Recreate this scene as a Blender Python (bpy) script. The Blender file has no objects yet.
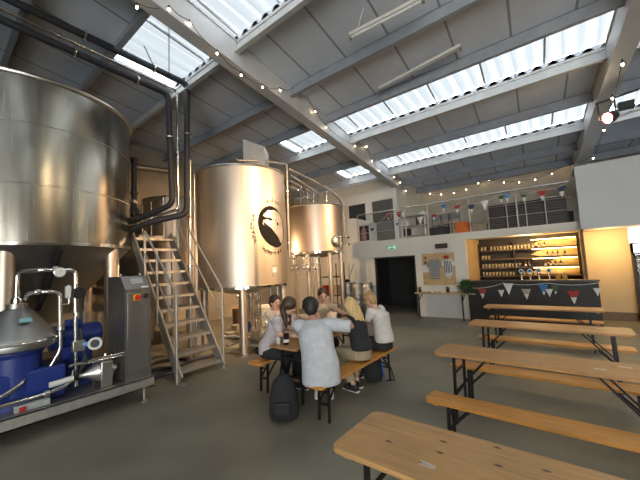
import bpy, math, random
from mathutils import Vector as V, Matrix
random.seed(7)
sc = bpy.context.scene
col = sc.collection
PI = math.pi
# ---------------------------------------------------------------- camera
H = 1.85
FPX = 315.0
_p, _r, _y = math.radians(4.59), math.radians(-2.876), math.radians(-38.26)
_f0 = V((math.sin(_y), math.cos(_y), 0)); _rt = V((math.cos(_y), -math.sin(_y), 0)); _up = V((0, 0, 1))
CF = _f0 * math.cos(_p) + _up * math.sin(_p)
_u = _up * math.cos(_p) - _f0 * math.sin(_p)
CR = _rt * math.cos(_r) + _u * math.sin(_r)
CU = _u * math.cos(_r) - _rt * math.sin(_r)
cam_d = bpy.data.cameras.new('camera'); cam = bpy.data.objects.new('camera', cam_d); col.objects.link(cam)
cam_d.sensor_width = 36; cam_d.lens = FPX / 640 * 36; cam_d.clip_start = .05; cam_d.clip_end = 200
m = Matrix((CR, CU, -CF)).transposed().to_4x4(); m.translation = V((0, 0, H)); cam.matrix_world = m
sc.camera = cam
# survey helpers: a sight line from the photographer's spot met with a real plane of the hall
def sight(x, y): return CR * (x - 320) / FPX - CU * (y - 240) / FPX + CF
def onz(x, y, z):
    d = sight(x, y); return V((0, 0, H)) + d * ((z - H) / d.z)
def onx(x, y, X):
    d = sight(x, y); return V((0, 0, H)) + d * (X / d.x)
def ony(x, y, Y):
    d = sight(x, y); return V((0, 0, H)) + d * (Y / d.y)
RZ0, RS = 6.45, .1
def roofz(y): return RZ0 - RS * y
# ---------------------------------------------------------------- mesh builder
class MB:
    def __init__(s): s.v = []; s.f = []; s.m = None
    def add(s, vs, fs):
        b = len(s.v)
        for q in vs:
            q = V(q)
            s.v.append(s.m @ q if s.m else q)
        s.f += [tuple(i + b for i in f) for f in fs]
        return s
    def box(s, c, d, R=None):
        c = V(c); hx, hy, hz = d[0] / 2, d[1] / 2, d[2] / 2
        vs = [V((x, y, z)) for x in (-hx, hx) for y in (-hy, hy) for z in (-hz, hz)]
        if R: vs = [R @ q for q in vs]
        return s.add([c + q for q in vs], [(0, 1, 3, 2), (4, 6, 7, 5), (0, 4, 5, 1), (2, 3, 7, 6), (0, 2, 6, 4), (1, 5, 7, 3)])
    def span(s, a, b):
        return s.box([(a[i] + b[i]) / 2 for i in range(3)], [abs(a[i] - b[i]) for i in range(3)])
    def bar(s, p, q, w, h, up=(0, 0, 1)):
        p, q = V(p), V(q); d = (q - p); L = d.length; d.normalize(); up = V(up)
        if abs(d.dot(up)) > .98: up = V((1, 0, 0))
        a = d.cross(up).normalized(); b = a.cross(d)
        return s.box((p + q) / 2, (L, w, h), Matrix((d, a, b)).transposed())
    def tube(s, pts, r, n=10, lat=None, cap=True):
        pts = [V(q) for q in pts]; N = len(pts); vs = []; fs = []
        rr = r if isinstance(r, (list, tuple)) else [r] * N
        a = None
        for i in range(N):
            if i == 0: t = pts[1] - pts[0]
            elif i == N - 1: t = pts[-1] - pts[-2]
            else: t = (pts[i + 1] - pts[i]).normalized() + (pts[i] - pts[i - 1]).normalized()
            t.normalize()
            if lat is not None: ref = V(lat)
            elif a is None: ref = V((0, 0, 1)) if abs(t.z) < .9 else V((1, 0, 0))
            else: ref = a
            a = (ref - t * ref.dot(t)).normalized(); b = t.cross(a)
            q = rr[i]; ra, rb = q if isinstance(q, (list, tuple)) else (q, q)
            for k in range(n):
                g = 2 * PI * k / n
                vs.append(pts[i] + a * ra * math.cos(g) + b * rb * math.sin(g))
        for i in range(N - 1):
            for k in range(n):
                k2 = (k + 1) % n
                fs.append((i * n + k, i * n + k2, (i + 1) * n + k2, (i + 1) * n + k))
        if cap: fs += [tuple(range(n))[::-1], tuple((N - 1) * n + k for k in range(n))]
        return s.add(vs, fs)
    def rod(s, p, q, r, n=12): return s.tube([p, q], r, n)
    def lathe(s, prof, c=(0, 0, 0), n=48, axis=(0, 0, 1)):
        ax = V(axis).normalized(); ref = V((1, 0, 0)) if abs(ax.x) < .9 else V((0, 1, 0))
        a = (ref - ax * ref.dot(ax)).normalized(); b = ax.cross(a); c = V(c); vs = []; fs = []
        for r, z in prof:
            for k in range(n):
                g = 2 * PI * k / n
                vs.append(c + ax * z + (a * math.cos(g) + b * math.sin(g)) * max(r, 1e-4))
        for i in range(len(prof) - 1):
            for k in range(n):
                k2 = (k + 1) % n
                fs.append((i * n + k, i * n + k2, (i + 1) * n + k2, (i + 1) * n + k))
        fs += [tuple(range(n))[::-1], tuple((len(prof) - 1) * n + k for k in range(n))]
        return s.add(vs, fs)
    def ell(s, c, r, R=None, n=16):
        if not isinstance(r, (list, tuple)): r = (r, r, r)
        c = V(c); h = n // 2; vs = []; fs = []
        for i in range(1, h):
            t = PI * i / h
            for k in range(n):
                g = 2 * PI * k / n
                vs.append(V((r[0] * math.sin(t) * math.cos(g), r[1] * math.sin(t) * math.sin(g), r[2] * math.cos(t))))
        top = len(vs); vs += [V((0, 0, r[2])), V((0, 0, -r[2]))]
        for i in range(h - 2):
            for k in range(n):
                k2 = (k + 1) % n
                fs.append((i * n + k, (i + 1) * n + k, (i + 1) * n + k2, i * n + k2))
        for k in range(n):
            k2 = (k + 1) % n
            fs.append((top, k, k2)); fs.append((top + 1, (h - 2) * n + k2, (h - 2) * n + k))
        if R: vs = [R @ q for q in vs]
        return s.add([c + q for q in vs], fs)
    def torus(s, c, R, r, axis=(0, 0, 1), n=40, k=8):
        ax = V(axis).normalized(); ref = V((1, 0, 0)) if abs(ax.x) < .9 else V((0, 1, 0))
        a = (ref - ax * ref.dot(ax)).normalized(); b = ax.cross(a); c = V(c); vs = []; fs = []
        for i in range(n):
            g = 2 * PI * i / n; d = a * math.cos(g) + b * math.sin(g)
            for j in range(k):
                h = 2 * PI * j / k
                vs.append(c + d * (R + r * math.cos(h)) + ax * r * math.sin(h))
        for i in range(n):
            for j in range(k):
                i2, j2 = (i + 1) % n, (j + 1) % k
                fs.append((i * k + j, i2 * k + j, i2 * k + j2, i * k + j2))
        return s.add(vs, fs)
    def prism(s, poly, o, u, v, d):
        """polygon in the plane o + u*a + v*b, pushed along u x v by d"""
        o, u, v = V(o), V(u), V(v); w = u.cross(v).normalized() * d; n = len(poly)
        vs = [o + u * a + v * b for a, b in poly] + [o + u * a + v * b + w for a, b in poly]
        fs = [tuple(range(n))[::-1], tuple(range(n, 2 * n))] + [(i, (i + 1) % n, n + (i + 1) % n, n + i) for i in range(n)]
        return s.add(vs, fs)
    def build(s, name, mat, parent=None, bevel=0, smooth=True, loc=None):
        me = bpy.data.meshes.new(name)
        if parent is not None: o0 = WL[parent.name]
        elif loc is not None: o0 = V(loc)
        else:
            xs = [q.x for q in s.v]; ys = [q.y for q in s.v]; zs = [q.z for q in s.v]
            o0 = V(((min(xs) + max(xs)) / 2, (min(ys) + max(ys)) / 2, min(zs)))
        me.from_pydata([q - o0 for q in s.v], [], s.f); me.validate(); me.update()
        import bmesh
        bm = bmesh.new(); bm.from_mesh(me); bmesh.ops.recalc_face_normals(bm, faces=bm.faces); bm.to_mesh(me); bm.free()
        if mat: me.materials.append(mat)
        if smooth:
            me.polygons.foreach_set('use_smooth', [True] * len(me.polygons))
            me.set_sharp_from_angle(angle=math.radians(38))
        o = bpy.data.objects.new(name, me); col.objects.link(o)
        if parent is not None: o.parent = parent
        else: o.location = o0
        WL[o.name] = o0.copy()
        if bevel:
            b = o.modifiers.new('bevel', 'BEVEL'); b.width = bevel; b.segments = 2; b.limit_method = 'ANGLE'; b.angle_limit = math.radians(40)
        return o
WL = {}
def tag(o, label, cat, group=None):
    o['label'] = label; o['category'] = cat
    if group: o['group'] = group
    return o
def thing(name, label, cat, loc=(0, 0, 0), group=None):
    o = bpy.data.objects.new(name, None); o.empty_display_size = .1; col.objects.link(o); o.location = loc
    WL[o.name] = V(loc)
    return tag(o, label, cat, group)
def struct(o, label=None):
    o['kind'] = 'structure'
    return o
def dup(root, loc=None, rotz=None, label=None, group=None, off=None):
    r = root.copy(); col.objects.link(r)
    if loc is not None: r.location = loc
    if off is not None: r.location = root.location + V(off)
    if rotz is not None: r.rotation_euler = (0, 0, rotz)
    if label: r['label'] = label
    if group: r['group'] = group
    def rec(src, dst):
        for ch in list(src.children):
            c = ch.copy(); col.objects.link(c); c.parent = dst
            rec(ch, c)
    rec(root, r)
    return r
# ---------------------------------------------------------------- materials
def M(name, c, rough=.5, metal=0.0, var=.1, scale=6, stretch=(1, 1, 1), bump=0.0, rvar=.08, c2=None, emis=None, es=0, spec=.5, alpha=None, detail=4):
    mt = bpy.data.materials.new(name); mt.use_nodes = True; nt = mt.node_tree; N = nt.nodes; L = nt.links
    b = N['Principled BSDF']
    b.inputs['Metallic'].default_value = metal; b.inputs['Specular IOR Level'].default_value = spec
    tc = N.new('ShaderNodeTexCoord'); mp = N.new('ShaderNodeMapping'); mp.inputs['Scale'].default_value = stretch
    L.new(tc.outputs['Object'], mp.inputs['Vector'])
    nz = N.new('ShaderNodeTexNoise'); nz.inputs['Scale'].default_value = scale; nz.inputs['Detail'].default_value = detail
    L.new(mp.outputs['Vector'], nz.inputs['Vector'])
    rp = N.new('ShaderNodeValToRGB'); rp.color_ramp.elements[0].position = .3; rp.color_ramp.elements[1].position = .7
    lo = [max(0, q * (1 - var)) for q in c]; hi = list(c2) if c2 else [min(1, q * (1 + var)) for q in c]
    rp.color_ramp.elements[0].color = (*lo, 1); rp.color_ramp.elements[1].color = (*hi, 1)
    L.new(nz.outputs['Fac'], rp.inputs['Fac']); L.new(rp.outputs['Color'], b.inputs['Base Color'])
    mr = N.new('ShaderNodeMapRange'); mr.inputs['To Min'].default_value = max(.02, rough - rvar); mr.inputs['To Max'].default_value = min(1, rough + rvar)
    L.new(nz.outputs['Fac'], mr.inputs['Value']); L.new(mr.outputs['Result'], b.inputs['Roughness'])
    if bump:
        bp = N.new('ShaderNodeBump'); bp.inputs['Strength'].default_value = bump; bp.inputs['Distance'].default_value = .01
        L.new(nz.outputs['Fac'], bp.inputs['Height']); L.new(bp.outputs['Normal'], b.inputs['Normal'])
    if emis: b.inputs['Emission Color'].default_value = (*emis, 1); b.inputs['Emission Strength'].default_value = es
    return mt
def wood(name, c, dark, grain=1.0, knots=0.5, rough=.4, scraps=0.0):
    mt = M(name, c, rough=rough, var=.22, scale=5, stretch=(.5, 7, 7), bump=.05, rvar=.12)
    nt = mt.node_tree; N = nt.nodes; L = nt.links; b = N['Principled BSDF']
    src = b.inputs['Base Color'].links[0].from_socket
    tc = [n for n in N if n.type == 'TEX_COORD'][0]
    mp = N.new('ShaderNodeMapping'); mp.inputs['Scale'].default_value = (3.2, 7, 0.01); L.new(tc.outputs['Object'], mp.inputs['Vector'])
    vo = N.new('ShaderNodeTexVoronoi'); vo.voronoi_dimensions = '2D'; vo.inputs['Scale'].default_value = 1.15; L.new(mp.outputs['Vector'], vo.inputs['Vector'])
    rp = N.new('ShaderNodeValToRGB'); rp.color_ramp.elements[0].position = .05; rp.color_ramp.elements[1].position = .1
    rp.color_ramp.elements[0].color = (1, 1, 1, 1); rp.color_ramp.elements[1].color = (0, 0, 0, 1)
    L.new(vo.outputs['Distance'], rp.inputs['Fac'])
    sel = N.new('ShaderNodeMath'); sel.operation = 'LESS_THAN'; sel.inputs[1].default_value = knots
    sp = N.new('ShaderNodeSeparateColor'); L.new(vo.outputs['Color'], sp.inputs['Color']); L.new(sp.outputs[0], sel.inputs[0])
    mu = N.new('ShaderNodeMath'); mu.operation = 'MULTIPLY'; L.new(rp.outputs['Color'], mu.inputs[0]); L.new(sel.outputs[0], mu.inputs[1])
    # broad wear: paler worn patches
    n2 = N.new('ShaderNodeTexNoise'); n2.inputs['Scale'].default_value = 2.2; n2.inputs['Detail'].default_value = 6; L.new(tc.outputs['Object'], n2.inputs['Vector'])
    r2 = N.new('ShaderNodeValToRGB'); r2.color_ramp.elements[0].position = .45; r2.color_ramp.elements[1].position = .75
    L.new(n2.outputs['Fac'], r2.inputs['Fac'])
    wm = N.new('ShaderNodeMix'); wm.data_type = 'RGBA'; L.new(r2.outputs['Color'], wm.inputs['Factor']); L.new(src, wm.inputs[6])
    wm.inputs[7].default_value = (min(1, c[0] * 1.2), min(1, c[1] * 1.22), min(1, c[2] * 1.25), 1)
    mx = N.new('ShaderNodeMix'); mx.data_type = 'RGBA'
    L.new(mu.outputs[0], mx.inputs['Factor']); L.new(wm.outputs[2], mx.inputs[6]); mx.inputs[7].default_value = (*dark, 1)
    # pale scraps of old paper stuck to the varnish
    m3 = N.new('ShaderNodeMapping'); m3.inputs['Scale'].default_value = (1.6, 3.4, 0.01); m3.inputs['Location'].default_value = (.37, .21, 0); L.new(tc.outputs['Object'], m3.inputs['Vector'])
    v3 = N.new('ShaderNodeTexVoronoi'); v3.voronoi_dimensions = '2D'; v3.distance = 'CHEBYCHEV'; v3.inputs['Scale'].default_value = 1.4; L.new(m3.outputs['Vector'], v3.inputs['Vector'])
    n3 = N.new('ShaderNodeTexNoise'); n3.inputs['Scale'].default_value = 28; L.new(tc.outputs['Object'], n3.inputs['Vector'])
    a3 = N.new('ShaderNodeMath'); a3.operation = 'MULTIPLY_ADD'; a3.inputs[1].default_value = .12; L.new(n3.outputs['Fac'], a3.inputs[0]); L.new(v3.outputs['Distance'], a3.inputs[2])
    l3 = N.new('ShaderNodeMath'); l3.operation = 'LESS_THAN'; l3.inputs[1].default_value = .155; L.new(a3.outputs[0], l3.inputs[0])
    c3 = N.new('ShaderNodeSeparateColor'); L.new(v3.outputs['Color'], c3.inputs['Color'])
    g3 = N.new('ShaderNodeMath'); g3.operation = 'GREATER_THAN'; g3.inputs[1].default_value = 1 - scraps; L.new(c3.outputs[1], g3.inputs[0])
    p3 = N.new('ShaderNodeMath'); p3.operation = 'MULTIPLY'; L.new(l3.outputs[0], p3.inputs[0]); L.new(g3.outputs[0], p3.inputs[1])
    q3 = N.new('ShaderNodeMath'); q3.operation = 'MULTIPLY'; q3.inputs[1].default_value = .6; L.new(p3.outputs[0], q3.inputs[0])
    x3 = N.new('ShaderNodeMix'); x3.data_type = 'RGBA'; L.new(q3.outputs[0], x3.inputs['Factor']); L.new(mx.outputs[2], x3.inputs[6]); x3.inputs[7].default_value = (.62, .58, .5, 1)
    L.new(x3.outputs[2], b.inputs['Base Color'])
    return mt
def steel(name, c, rough, st=(26, 26, .6), aniso=0.0):
    mt = M(name, c, rough=rough, metal=1, var=.05, scale=1, stretch=st, rvar=.07)
    b = mt.node_tree.nodes['Principled BSDF']
    if aniso: b.inputs['Anisotropic'].default_value = aniso
    return mt
mt_tank = steel('brushed_stainless_tank', (.60, .515, .42), .44)
mt_tank1 = steel('dimmed_tank_steel', (.40, .385, .33), .25)  # same steel as the other tanks, colour darkened for its dim surroundings
mt_steel = steel('stainless_steel', (.56, .54, .50), .36, (4, 4, 4))
mt_steel2 = steel('dull_stainless', (.40, .39, .37), .42, (6, 6, 1))
mt_keg = steel('dull_keg_steel', (.66, .63, .58), .5, (4, 4, 4))
mt_chrome = steel('polished_steel', (.75, .73, .70), .14, (3, 3, 3))
mt_galv = M('galvanised_steel', (.42, .40, .36), .5, .75, var=.12, scale=14)
mt_black = M('black_rubber', (.012, .012, .013), .55, var=.2)
mt_lag = M('black_pipe_lagging', (.016, .018, .023), .6, var=.3, scale=20, bump=.1)
mt_legs = M('black_painted_steel', (.014, .013, .012), .45, .3, var=.2)
mt_blue = M('blue_machine_paint', (.016, .035, .20), .38, var=.15, scale=3)
mt_ltblue = M('pale_blue_enamel', (.14, .30, .52), .4, var=.1)
mt_white = M('white_plastic', (.72, .71, .68), .4, var=.05)
mt_red = M('red_plastic', (.5, .02, .015), .4, var=.1)
mt_yel = M('yellow_plastic', (.7, .36, .02), .4, var=.1)
mt_orange = M('orange_plastic', (.72, .16, .03), .45, var=.1)
mt_bench = wood('orange_varnished_bench_wood', (.56, .245, .045), (.16, .06, .015), knots=.08, rough=.48)
mt_table = wood('worn_table_wood', (.47, .265, .10), (.08, .035, .015), knots=.42, rough=.5, scraps=.35)
mt_tabl2 = wood('brown_table_wood', (.42, .215, .075), (.1, .05, .02), knots=.12, rough=.5, scraps=.3)
mt_pine = wood('pale_pine', (.55, .38, .19), (.3, .17, .07), knots=.3, rough=.5)
mt_wall = M('white_painted_wall', (.76, .72, .64), .75, var=.04, scale=2, bump=.03)
mt_boxw = M('pale_grey_panel_paint', (.62, .65, .65), .6, var=.03, scale=1.5)
mt_wallL = M('beige_blockwork_wall', (.42, .36, .28), .85, var=.10, scale=3, bump=.08)
mt_cream = M('cream_painted_wall', (.62, .47, .27), .8, var=.05, scale=3, bump=.03)
mt_upper = M('beige_cladding', (.55, .50, .42), .8, var=.06, scale=3)
mt_dark = M('dark_grey_paint', (.035, .034, .033), .6, var=.15)
mt_bar = M('dark_charcoal_bar_boards', (.022, .019, .017), .55, var=.3, scale=4, stretch=(12, 1, 1))
mt_green = M('leaf_green', (.05, .12, .035), .6, var=.4, scale=30)
# floor: sealed concrete with stains and faint tracks
mt_floor = M('sealed_concrete_floor', (.21, .197, .15), .55, var=.32, scale=.9, bump=.02, rvar=.14, detail=9)
# ceiling panels with seams
def panel_mat():
    mt = M('grey_ceiling_board', (.62, .68, .77), .7, var=.06, scale=1.5)
    nt = mt.node_tree; N = nt.nodes; L = nt.links; b = N['Principled BSDF']; src = b.inputs['Base Color'].links[0].from_socket
    g = N.new('ShaderNodeNewGeometry'); sx = N.new('ShaderNodeSeparateXYZ'); L.new(g.outputs['Position'], sx.inputs[0])
    # seams run down the slope, skewed like the rafters
    ky = N.new('ShaderNodeMath'); ky.operation = 'MULTIPLY_ADD'; ky.inputs[1].default_value = .075; L.new(sx.outputs['Y'], ky.inputs[0]); L.new(sx.outputs['X'], ky.inputs[2])
    md = N.new('ShaderNodeMath'); md.operation = 'PINGPONG'; md.inputs[1].default_value = .46; L.new(ky.outputs[0], md.inputs[0])
    lt = N.new('ShaderNodeMath'); lt.operation = 'LESS_THAN'; lt.inputs[1].default_value = .02; L.new(md.outputs[0], lt.inputs[0])
    mx = N.new('ShaderNodeMix'); mx.data_type = 'RGBA'; L.new(lt.outputs[0], mx.inputs['Factor']); L.new(src, mx.inputs[6]); mx.inputs[7].default_value = (.27, .29, .32, 1)
    L.new(mx.outputs[2], b.inputs['Base Color'])
    return mt
mt_panel = panel_mat()
mt_purlin = M('blue_grey_purlin_paint', (.31, .34, .39), .6, var=.1, scale=4)
mt_purlin_lit = M('lit_purlin_paint', (.46, .47, .47), .6, var=.1, scale=4)  # purlin paint lightened: roof-light glow on the far rails put into the colour
mt_beam = M('pale_grey_beam_paint', (.52, .53, .54), .55, var=.06, scale=2)
def sheet_mat():
    mt = bpy.data.materials.new('translucent_roof_sheet'); mt.use_nodes = True; N = mt.node_tree.nodes; L = mt.node_tree.links
    N.remove(N['Principled BSDF']); out = [n for n in N if n.type == 'OUTPUT_MATERIAL'][0]
    tr = N.new('ShaderNodeBsdfTransparent'); tr.inputs[0].default_value = (.08, .085, .088, 1)
    tl = N.new('ShaderNodeBsdfTranslucent'); tl.inputs[0].default_value = (.095, .1, .103, 1)
    nz = N.new('ShaderNodeTexNoise'); nz.inputs['Scale'].default_value = 9
    mr = N.new('ShaderNodeMapRange'); mr.inputs['To Min'].default_value = .7; mr.inputs['To Max'].default_value = .9; L.new(nz.outputs['Fac'], mr.inputs['Value'])
    mx = N.new('ShaderNodeMixShader'); L.new(mr.outputs[0], mx.inputs[0]); L.new(tr.outputs[0], mx.inputs[1]); L.new(tl.outputs[0], mx.inputs[2]); L.new(mx.outputs[0], out.inputs['Surface'])
    return mt
mt_sheet = sheet_mat()
def glass(name, c, t=.75, rough=.05):
    mt = bpy.data.materials.new(name); mt.use_nodes = True; N = mt.node_tree.nodes; L = mt.node_tree.links; b = N['Principled BSDF']
    out = [n for n in N if n.type == 'OUTPUT_MATERIAL'][0]; b.inputs['Base Color'].default_value = (*c, 1); b.inputs['Roughness'].default_value = rough
    nz = N.new('ShaderNodeTexNoise'); nz.inputs['Scale'].default_value = 20
    mr = N.new('ShaderNodeMapRange'); mr.inputs['To Min'].default_value = t - .05; mr.inputs['To Max'].default_value = t + .05; L.new(nz.outputs['Fac'], mr.inputs['Value'])
    tr = N.new('ShaderNodeBsdfTransparent'); tr.inputs[0].default_value = (*[min(1, .4 + q) for q in c], 1)
    mx = N.new('ShaderNodeMixShader'); L.new(mr.outputs[0], mx.inputs[0]); L.new(b.outputs[0], mx.inputs[1]); L.new(tr.outputs[0], mx.inputs[2]); L.new(mx.outputs[0], out.inputs['Surface'])
    return mt
mt_glass = glass('clear_glass', (.75, .75, .72), .6)
def lampmat(name, c, s): return M(name, c, .4, emis=c, es=s)
mt_bulb = lampmat('warm_bulb_glow', (1, .72, .42), 14)
mt_spotlens = lampmat('spotlight_lens_glow', (1, .82, .55), 60)
mt_led = lampmat('warm_led_strip', (1, .62, .22), 13)
# ================================================================ SETTING
XL, XR, YF = -10.7, 6.5, -7.0
W, WU, WR = 10.36, 14.2, 11.5      # lower back wall, upper rear wall, recessed wall at right
struct(MB().span((XL - .3, YF - .3, -.2), (XR + .3, 15, 0)).build('floor', mt_floor))
mt_back = M('brown_grey_back_wall', (.20, .17, .14), .8)
def slope_slab(x0, x1, y0, y1, z_off, th, skew=True):
    """slab parallel to the roof; x limits may be functions of y"""
    fx0 = x0 if callable(x0) else (lambda y: x0); fx1 = x1 if callable(x1) else (lambda y: x1)
    vs = []
    for dz in (0, th):
        for y in (y0, y1):
            vs += [(fx0(y), y, roofz(y) + z_off + dz), (fx1(y), y, roofz(y) + z_off + dz)]
    return vs, [(0, 1, 3, 2), (4, 6, 7, 5), (0, 4, 5, 1), (2, 3, 7, 6), (0, 2, 6, 4), (1, 5, 7, 3)]
r1r = lambda y: -4.60 - .075 * (y - 5)
r1l = lambda y: r1r(y) - .26
r2l = lambda y: .87 - .09 * (y - 7.42)
r2r = lambda y: r2l(y) + .30
SKY = [(-4.6, -3.55), (-1.15, .0), (2.28, 3.5), (6.62, 7.82), (9.52, 10.9)]
SX0, SX1 = -6.95, 4.4
ceil = MB(); y = -7.3
for a, b in SKY + [(15.0, 15.0)]:
    if a > y:
        ceil.add(*slope_slab(XL - .3, XR + .3, y, a, 0, .08))
    if b > a:
        ceil.add(*slope_slab(XL - .3, SX0, a, b, 0, .08)); ceil.add(*slope_slab(SX1, XR + .3, a, b, 0, .08))
    y = b
struct(ceil.build('ceiling', mt_panel, smooth=False))
# purlins: folded Z-section rails across the hall
n = 0
for py in (-6.5, -5.0, -3.5, -2.0, -1.2, .05, .9, 2.12, 3.52, 5.1, 6.5, 7.84, 9.4, 10.92, 12.35, 13.7):
    n += 1
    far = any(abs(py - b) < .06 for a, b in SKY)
    pm = MB(); z = roofz(py)
    pm.span((XL, py, z - .24), (XR, py + .02, z + .02))
    pm.span((XL, py - .07, z - .255), (XR, py + .02, z - .235))
    pm.span((XL, py, z - .01), (XR, py + .09, z + .01))
    struct(pm.build('trim_%d' % n, mt_purlin_lit if far else mt_purlin, smooth=False))
# translucent roof-light sheets with a wavy profile, and the wavy closure on their lower edge
k = 0
for a, b in SKY:
    sh = MB(); nx = 280; vs = []; fs = []
    for j, yy in enumerate((a - .12, b + .12)):
        for i in range(nx + 1):
            x = SX0 + (SX1 - SX0) * i / nx
            vs.append((x, yy, roofz(yy) + .20 + .055 * math.sin(2 * PI * x / .27)))
    fs = [(i, i + 1, nx + 2 + i, nx + 1 + i) for i in range(nx)]
    k += 1
    wn = struct(sh.add(vs, fs).build('window_%d' % k, mt_sheet))
    vs = []
    for i in range(nx + 1):
        x = SX0 + (SX1 - SX0) * i / nx
        h = roofz(b) + .035 + .055 * math.sin(2 * PI * x / .27)
        vs += [(x, b, roofz(b) - .05), (x, b, h), (x, b + .12, h), (x, b + .12, roofz(b) - .05)]
    fs = []
    for i in range(nx):
        for q in range(4):
            fs.append((4 * i + q, 4 * i + (q + 1) % 4, 4 * i + 4 + (q + 1) % 4, 4 * i + 4 + q))
    n += 1
    struct(MB().add(vs, fs).build('trim_%d' % n, mt_purlin_lit))
    gb = MB()
    for i in range(10):
        x = SX0 + .35 + 1.1 * i
        gb.add(*slope_slab(lambda y, x=x: x - .075 * (y - a), lambda y, x=x: x + .035 - .075 * (y - a), a - .05, b + .1, .09, .03))
    gb.build('glazing_bar', mt_purlin_lit, wn, smooth=False)
# rafters
for nm, fl, fr in (('trim_90', r1l, r1r), ('trim_91', r2l, r2r), ('trim_92', lambda y: 6.0 - .07 * y, lambda y: 6.25 - .07 * y)):
    bm_ = MB(); ys = (-7, 14.2)
    for z0, z1, ins in ((-.50, -.47, 0), (-.47, -.02, .03), (-.02, .0, 0)):
        vs = []
        for z in (z0, z1):
            for yy in ys: vs += [(fl(yy) + ins, yy, roofz(yy) + z), (fr(yy) - ins, yy, roofz(yy) + z)]
        bm_.add(vs, [(0, 1, 3, 2), (4, 6, 7, 5), (0, 4, 5, 1), (2, 3, 7, 6), (0, 2, 6, 4), (1, 5, 7, 3)])
    struct(bm_.build(nm, mt_beam, smooth=False))
# walls
def wallbox(name, a, b, mat): return struct(MB().span(a, b).build(name, mat, smooth=False))
wl = MB(); wl.prism([(YF - .3, 0), (15, 0), (15, roofz(15) + .1), (YF - .3, roofz(YF) + .2)], (XL - .25, 0, 0), (0, 1, 0), (0, 0, 1), .25)
struct(wl.build('wall_left', mt_wallL, smooth=False))
# right-hand wall with an open roller door that lets daylight in
DY0, DY1, DZ = -4.6, -3.2, 3.0
wr = MB()
wr.span((XR, YF - .3, 0), (XR + .25, DY0, roofz(YF) + .2)); wr.span((XR, DY1, 0), (XR + .25, 15, roofz(DY1) + .1)); wr.span((XR, DY0, DZ), (XR + .25, DY1, roofz(DY0) + .1))
struct(wr.build('wall_right', mt_back, smooth=False))
FX0, FX1, FZ = 1.9, 5.8, 4.2
wf = MB(); wf.span((XL - .3, YF - .3, 0), (FX0, YF, 7.4)); wf.span((FX1, YF - .3, 0), (XR + .3, YF, 7.4)); wf.span((FX0, YF - .3, FZ), (FX1, YF, 7.4))
struct(wf.build('wall_front', mt_back, smooth=False))
# lower back wall with its doorway and the bar opening
D0, D1, DT = -5.66, -4.12, 2.03
B0, B1, BT = -2.50, .24, 2.42
MZ = 2.64                                        # mezzanine floor
wb = MB(); T = .16
wb.span((XL, W, 0), (D0, W + T, MZ)); wb.span((D1, W, 0), (B0, W + T, MZ)); wb.span((D0, W, DT), (D1, W + T, MZ)); wb.span((B0, W, BT), (B1 + .06, W + T, MZ))
struct(wb.build('wall_back', mt_wall, smooth=False))
wallbox('trim_95', (XL, W + T, 2.46), (XR, WU, MZ - .02), mt_wall)                   # mezzanine slab
dt = MB(); dt.span((D0, W - .012, 0), (D0 + .05, W + T, DT)); dt.span((D1 - .05, W - .012, 0), (D1, W + T, DT)); dt.span((D0, W - .012, DT - .05), (D1, W + T, DT))
struct(dt.build('door_1', mt_dark, smooth=False))
# dim room behind the doorway
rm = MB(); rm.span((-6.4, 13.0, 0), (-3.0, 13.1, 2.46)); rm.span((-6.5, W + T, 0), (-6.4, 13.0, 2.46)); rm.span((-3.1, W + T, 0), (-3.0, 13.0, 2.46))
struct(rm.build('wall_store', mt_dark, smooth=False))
# bar recess
wallbox('wall_bar', (B0 - .1, 12.25, 0), (B1 + .1, 12.35, 2.46), M('dark_brown_bar_wall', (.045, .032, .022), .6, var=.3, scale=5, stretch=(1, 1, 9)))
wallbox('wall_bar_left', (B0 - .1, W + T, 0), (B0, 12.25, 2.46), mt_pine)
wallbox('wall_bar_right', (B1, W, 0), (B1 + .06, 12.25, 2.46), M('brown_wall_end', (.22, .15, .09), .7))
# recessed cream wall under the overhang
wallbox('wall_recess', (B1 + .06, WR, 0), (1.24, WR + .1, 2.46), mt_cream)
wallbox('baseboard_recess', (B1 + .06, WR - .015, 0), (1.24, WR, .22), M('brown_skirting', (.16, .105, .06), .6))
wallbox('wall_recess_right', (1.95, WR, 0), (XR, WR + .1, 2.46), mt_cream)
# boxed-in room over the right-hand side: chamfered end towards the railing
YB = 9.98
bx = MB()
bx.prism([(YB, 2.42), (W - .001, 2.62), (W - .001, 3.74), (YB, 3.97)], (.264, 0, 0), (0, 1, 0), (0, 0, 1), .05)
bx.span((.314, YB, 2.42), (6.5, YB + .1, 3.97)); bx.span((.314, YB + .1, 3.9), (6.5, 11.5, 3.97))
struct(bx.build('wall_overhang', mt_boxw, smooth=False))
wallbox('trim_96', (.29, YB - .02, 2.40), (6.5, YB - .001, 2.46), mt_boxw)
wallbox('trim_97', (.32, YB + .1, 2.41), (6.5, WR, 2.455), M('brown_soffit', (.24, .19, .14), .7))
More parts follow.
